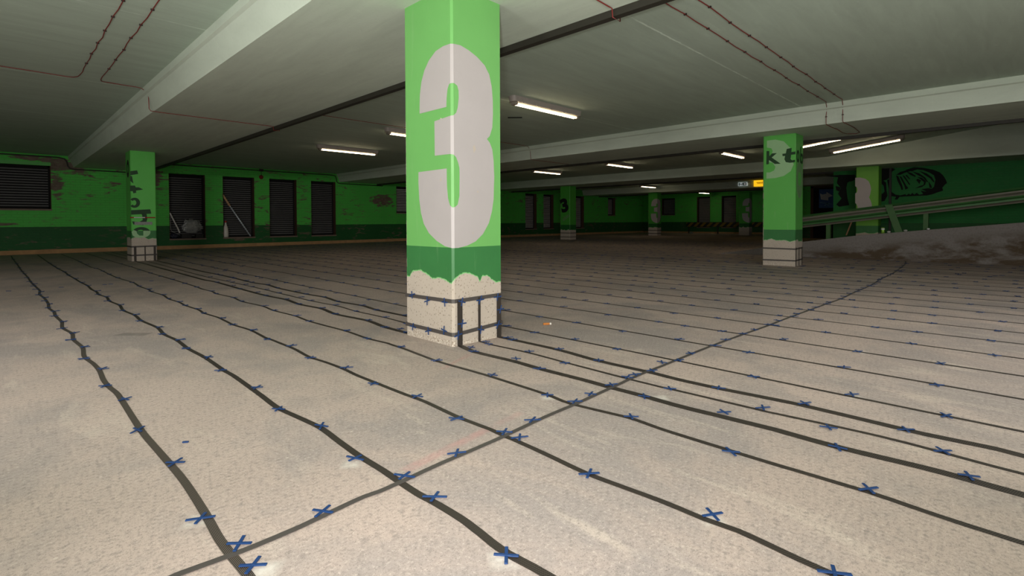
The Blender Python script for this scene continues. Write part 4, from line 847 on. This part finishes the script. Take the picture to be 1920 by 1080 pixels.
# crumpled bag
def lump(cx,cy,cz,rx,ry,rz_,seed,crumple=False):
    bm=bmesh.new(); bmesh.ops.create_icosphere(bm,subdivisions=5 if crumple else 4,radius=1)
    from mathutils import noise as N
    for v in bm.verts:
        p=v.co.copy(); k=1+.30*N.noise(p*1.9+Vector((seed,0,0)))+.16*N.noise(p*5+Vector((0,seed,0)))+.08*abs(N.noise(p*11))+(.22*abs(N.noise(p*7+Vector((3,1,seed))))-.10*abs(N.noise(p*17)) if crumple else 0)
        q=Vector((p.x*rx*k,p.y*ry*k,p.z*rz_*k)); v.co=Vector((cx,cy,max(cz-rz_,cz+q.z)))+Vector((q.x,q.y,0))
    return bm
def bmobj(name,bm,mat,parent=None,smooth=True,origin=None):
    me=bpy.data.meshes.new(name)
    if origin: bmesh.ops.translate(bm,verts=bm.verts[:],vec=-Vector(origin))
    bm.to_mesh(me); bm.free(); me.materials.append(mat)
    if smooth: me.polygons.foreach_set('use_smooth',[True]*len(me.polygons))
    o=bpy.data.objects.new(name,me); COL.objects.link(o)
    if parent: o.parent=parent; o.location=(Vector(origin) if origin else Vector((0,0,0)))-parent.location
    elif origin: o.location=origin
    return o
o=bmobj('plastic_bag',lump(4.56,WY+.10,.715,.26,.05,.21,2.0,True),mat_bag(),origin=(4.56,WY+.06,.5)); tag(o,'crumpled clear plastic bag stuffed in a louvred doorway','plastic bag',None,'thing')
for i,(x0,x1,z0,z1,lb) in enumerate(((4.24,4.52,.335,.49,'dark box under the left side of the plastic bag'),(4.64,4.86,.335,.47,'dark box under the right side of the plastic bag'))):
    m=MB().box(x0,x1,WY+.0,WY+.15,z0,z1).build('dark_box',plain('box_dark_%d'%i,(.02,.018,.018),.7),origin=((x0+x1)/2,WY+.08,z0),bevel=.008); tag(m,lb,'box','dark boxes under the plastic bag','thing')
o=bmobj('dark_sack',lump(4.07,WY+.08,.42,.12,.06,.09,5.0),plain('navy_sack',(.012,.014,.03),.5),origin=(4.07,WY+.08,.335)); tag(o,'dark blue sack at the left of the doorway sill','sack',None,'thing')
o=MB().tube([(3.955,WY+.04,1.05),(3.945,WY+.045,.80),(3.95,WY+.03,.62),(4.0,WY+.02,.55),(4.10,WY+.01,.50),(4.19,WY+.005,.455)],.006,6).build('loose_wire',plain('pale_wire',(.4,.4,.38),.5),origin=(3.95,WY+.04,.34),smooth=True); tag(o,'thin pale wire hanging beside the metal tube','wire',None,'thing')

# ------------------------------------------------------------------ ramp with guardrail
RX=13.1
prof=[(5.45,0.0),(4.73,.11),(3.43,.355),(2.49,.50),(1.23,.645),(-.12,.79),(-9,1.93)]
m=MB(); n=len(prof)
vs=[(RX,y,0) for y,z in prof]+[(RX,y,z) for y,z in prof]+[(RX+.38,y,z) for y,z in prof]+[(RX+.38,y,max(0,z-.06)) for y,z in prof]+[(17.55,y,max(0,z-.06)) for y,z in prof]+[(17.55,y,0) for y,z in prof]
fs=[];mi=[]
for k,mm in ((0,0),(1,1),(2,1),(3,0),(4,0)):
    for i in range(n-1):
        fs.append((k*n+i,k*n+i+1,(k+1)*n+i+1,(k+1)*n+i)); mi.append(mm)
fs.append(tuple(k*n+n-1 for k in range(6))); mi.append(0)
m.add(vs,fs); m.m=mi
tag(m.build('ramp',[M['ramp'],M['dirt']]),'concrete ramp rising to the right with stained kerb wall','ramp',kind='structure')
zr=lambda y:1.443-.1327*(y+.11)     # top of the rail
t=thing('guardrail','green corrugated steel guardrail along the ramp','guardrail',(13.3,2,.5))
W_=[(0,0,0),(-.012,-.035,0),(-.055,-.060,1),(-.055,-.090,1),(-.008,-.125,0),(.0,-.150,2),(-.008,-.175,2),(-.055,-.205,1),(-.055,-.240,1),(-.012,-.265,0),(0,-.29,0)]
def rail(y0,y1,name,lab=None,dx=0):
    m=MB(); ys=[y0+(y1-y0)*i/10 for i in range(11)]; vs=[];fs=[];mi=[]
    for y in ys:
        for (a,b_,k) in W_: vs.append((RX+.16+dx+a,y,zr(y)+b_))
        for (a,b_,k) in W_: vs.append((RX+.165+dx+a,y,zr(y)+b_))
    q=len(W_)
    for i in range(10):
        for j in range(q-1):
            a0=i*2*q+j;b0=(i+1)*2*q+j
            fs.append((a0,a0+1,b0+1,b0)); mi.append([0,0,1,1,1,2,2,2,1,1,0][j])
            fs.append((a0+q,b0+q,b0+q+1,a0+q+1)); mi.append(0)
    for e in (0,10):
        for j in range(q-1): a0=e*2*q+j; fs.append((a0,a0+q,a0+q+1,a0+1)); mi.append(0)
    m.add(vs,fs); m.m=mi; return m.build(name,[M['railg'],M['railw'],M['raild']],t,smooth=False)
rail(4.35,1.66,'rail'); rail(1.72,-7.5,'rail',dx=.008)
zk=lambda y: [z0+(z1-z0)*(y-a0)/(a1-a0) for (a0,z0),(a1,z1) in zip(prof,prof[1:]) if a1<=y<=a0][0]
pm=MB(); pm.obox((RX+.085,1.80,(zr(1.8)-.03+zk(1.75))/2),(.006,0,0),(0,.065,0),(0,.09-.0,(zr(1.8)-.03-zk(1.75))/2)); pm.build('post',M['post'],t)
for y in (3.02,1.29,-1.2,-3.2,-5.2):
    zt=zr(y)-.08; m=MB(); m.box(RX+.20,RX+.30,y-.04,y+.04,zk(y)-.01,zt); m.build('post',M['post'],t)
# litter on the kerb
t=thing('drink_can','small green drink can standing on the ramp kerb','can',(RX+.10,1.985,zk(1.985)))
MB().lathe([(.028,0),(.033,.008),(.033,.05),(.033,.115),(.026,.128)],(RX+.10,1.985,zk(1.985)+.001),16).build('can_body',plain('can_green',(.22,.42,.05),.35,.3,.3,25),t,smooth=True)
MB().lathe([(.0335,0),(.0335,.035)],(RX+.10,1.985,zk(1.985)+.075),16).build('can_stripe',plain('can_white',(.75,.75,.72),.4),t,smooth=True)
for (y,s,lb,cc) in ((1.88,.03,'crumpled pale scrap left of the guardrail post',(.45,.45,.42)),(1.60,.03,'small pale scrap right of the guardrail post',(.40,.40,.36)),(1.235,.022,'tiny white scrap further up the ramp kerb',(.85,.85,.85))):
    o=bmobj('litter_scrap',lump(RX+.09,y,zk(y)+s*.7,s*1.5,s,s*.7,y),plain('scrap_%d'%int(y*100),cc,.6),origin=(RX+.09,y,zk(y))); tag(o,lb,'litter','litter on the ramp kerb','thing')
o=MB().obox((RX+.27,2.63,.655),(.008,0,0),(0,.014,0),(0,-.05,.15)).build('wooden_batten',plain('old_batten',(.20,.11,.05),.8),origin=(RX+.27,2.66,.48)); tag(o,'thin wooden batten leaning under the guardrail','batten',None,'thing')

# mural on the wall behind the ramp
t=thing('wall_mural','black brush mural of flowing strands on the green ramp wall','mural',(19.348,2,1.9))
for i_,w_ in enumerate(DATA['MURAL']+DATA['MURAL2']): decal(t,'painted_stroke',M['black'],[w_],(lambda e:(lambda y,z,h:(19.3485-h-e,y,z)))(i_*.0004))
# grey pipe at the column side
o=MB().box(19.29,19.345,2.70,2.76,0,2.43).build('wall_pilaster',M['tray']); tag(o,'narrow grey post between the ramp pillar and mural','post',None,'structure')

# blue sign in its frame, emergency and orange lit signs, hazard board
t=thing('door_1','dark framed doorway around the blue arrow sign','door frame',(26.95,6.3,0),kind='structure')
f=MB(); f.box(26.92,27.0,6.72,6.84,0,2.42); f.box(26.92,27.0,5.72,5.82,0,2.42); f.box(26.92,27.0,5.72,6.84,2.34,2.44); f.build('frame',M['reveal'],t)
MB().box(26.985,27.0,5.82,6.72,0,2.34).build('door_leaf',M['void'],t)
t=thing('direction_sign','blue panel with white arrow hanging in the dark doorway','sign',(26.9,6.16,1.40))
MB().box(26.88,26.91,5.84,6.48,1.40,2.26).build('panel',plain('sign_blue',(.012,.085,.29),.5,0,.15),t)
ar=[(6.44,2.08),(6.34,2.02),(6.18,2.06),(6.18,2.14),(5.92,1.95),(6.10,1.88),(6.10,1.74),(6.40,1.80)]
decal(t,'arrow',plain('sign_white',(.55,.56,.58),.5),[ar],lambda y,z,h:(26.88-h*2,y,z),label='white arrow')
decal(t,'small_marks',plain('sign_pale_blue',(.12,.30,.42),.5),[[(6.44,1.67),(5.95,1.58),(5.95,1.56),(6.44,1.64)],[(6.22,1.64),(6.10,1.48),(6.07,1.50),(6.19,1.65)],[(6.05,1.62),(6.25,1.50),(6.27,1.52),(6.07,1.64)]],lambda y,z,h:(26.88-h*2,y,z))
bx=beams[4]-.015
t=thing('exit_sign','small green and white emergency exit sign on the ceiling beam','exit sign',(bx-.04,9.46,2.53))
MB().box(bx-.06,bx+.0,9.245,9.68,2.525,2.70).build('sign_box',emit('exit_white',(.75,.85,.85),.30),t)
eg=plain('exit_green',(.01,.16,.09),.4)
decal(t,'green_panel',eg,[[(9.65,2.545),(9.60,2.545),(9.60,2.68),(9.65,2.68)],[(9.48,2.545),(9.29,2.545),(9.29,2.68),(9.48,2.68)]],lambda y,z,h:(bx-.0605-h,y,z))
decal(t,'arrow',emit('exit_arrow',(.9,.85,.82),.35),[[(9.43,2.60),(9.43,2.625),(9.37,2.625),(9.37,2.655),(9.31,2.612),(9.37,2.57),(9.37,2.60)]],lambda y,z,h:(bx-.063-h,y,z))
decal(t,'running_figure',plain('exit_dark',(.05,.10,.09),.5),[[(9.555,2.66),(9.535,2.66),(9.52,2.61),(9.50,2.56),(9.515,2.55),(9.545,2.59),(9.575,2.555),(9.585,2.57),(9.555,2.61)]],lambda y,z,h:(bx-.0625-h,y,z))
t=thing('light_box_sign','glowing orange light box sign beside the lettered pillar','sign',(bx-.06,8.5,2.46))
MB().box(bx-.11,bx+.0,7.75,8.93,2.465,2.765).build('light_box',emit('orange_glow',(1.0,.52,.0),1.0),t)
rr=random.Random(5); mk=[]
for r0,zz in ((0,2.63),(0,2.585)):
    y=8.80 if zz>2.6 else 8.76
    while y>8.28:
        w_=rr.uniform(.02,.05); mk.append([(y,zz),(y-w_,zz),(y-w_,zz+.035),(y,zz+.035)]); y-=w_+.018
    
decal(t,'dark_marks',plain('sign_marks',(.20,.07,.0),.5),mk,lambda y,z,h:(bx-.1105-h,y,z))
t=thing('hazard_barrier','low black and yellow striped barrier board before the end wall','barrier',(31.9,12.5,0))
MB().box(31.88,31.92,9.2,15.35,.45,.72).build('striped_board',mat_hazard(),t)
for y in (9.5,11.4,13.3,15.2): MB().box(31.92,31.97,y-.03,y+.03,0,.70).build('leg',M['tray'],t)
# fallen pale item by the barrier and reflectors in the recesses
o=bmobj('pale_rag',lump(31.3,14.75,.06,.16,.10,.06,3.0),plain('rag',(.16,.17,.16),.8),origin=(31.3,14.75,0)); tag(o,'pale crumpled rag on the floor before the striped barrier','rag',None,'thing')
# dark rod end hanging from the ceiling by the near lamp
o=MB().tube([(6.62,6.62,BAY-.006),(6.80,6.43,BAY-.006)],.013,8).build('ceiling_rod',M['black'],origin=(6.7,6.5,BAY-.01)); tag(o,'short dark rod fixed flat to the ceiling left of the near lamp','rod',None,'thing')

# ------------------------------------------------------------------ light
def spot(name,loc,target,energy,size,blend,radius,color):
    l=bpy.data.lights.new(name,'SPOT'); l.energy=energy; l.spot_size=math.radians(size); l.spot_blend=blend; l.shadow_soft_size=radius; l.color=color
    o=bpy.data.objects.new(name,l); COL.objects.link(o); o.location=loc
    d=Vector(target)-Vector(loc); o.rotation_euler=d.to_track_quat('-Z','Y').to_euler(); return o
def area(name,loc,target,energy,sx,sy,color,spread=180):
    l=bpy.data.lights.new(name,'AREA'); l.shape='RECTANGLE'; l.size=sx; l.size_y=sy; l.energy=energy; l.color=color; l.spread=math.radians(spread)
    o=bpy.data.objects.new(name,l); COL.objects.link(o); o.location=loc
    d=Vector(target)-Vector(loc); o.rotation_euler=d.to_track_quat('-Z','Y').to_euler(); return o
LIGHTS()
w=bpy.data.worlds.new('world'); SC.world=w; w.use_nodes=True
w.node_tree.nodes['Background'].inputs[0].default_value=(.5,.55,.6,1); w.node_tree.nodes['Background'].inputs[1].default_value=.02
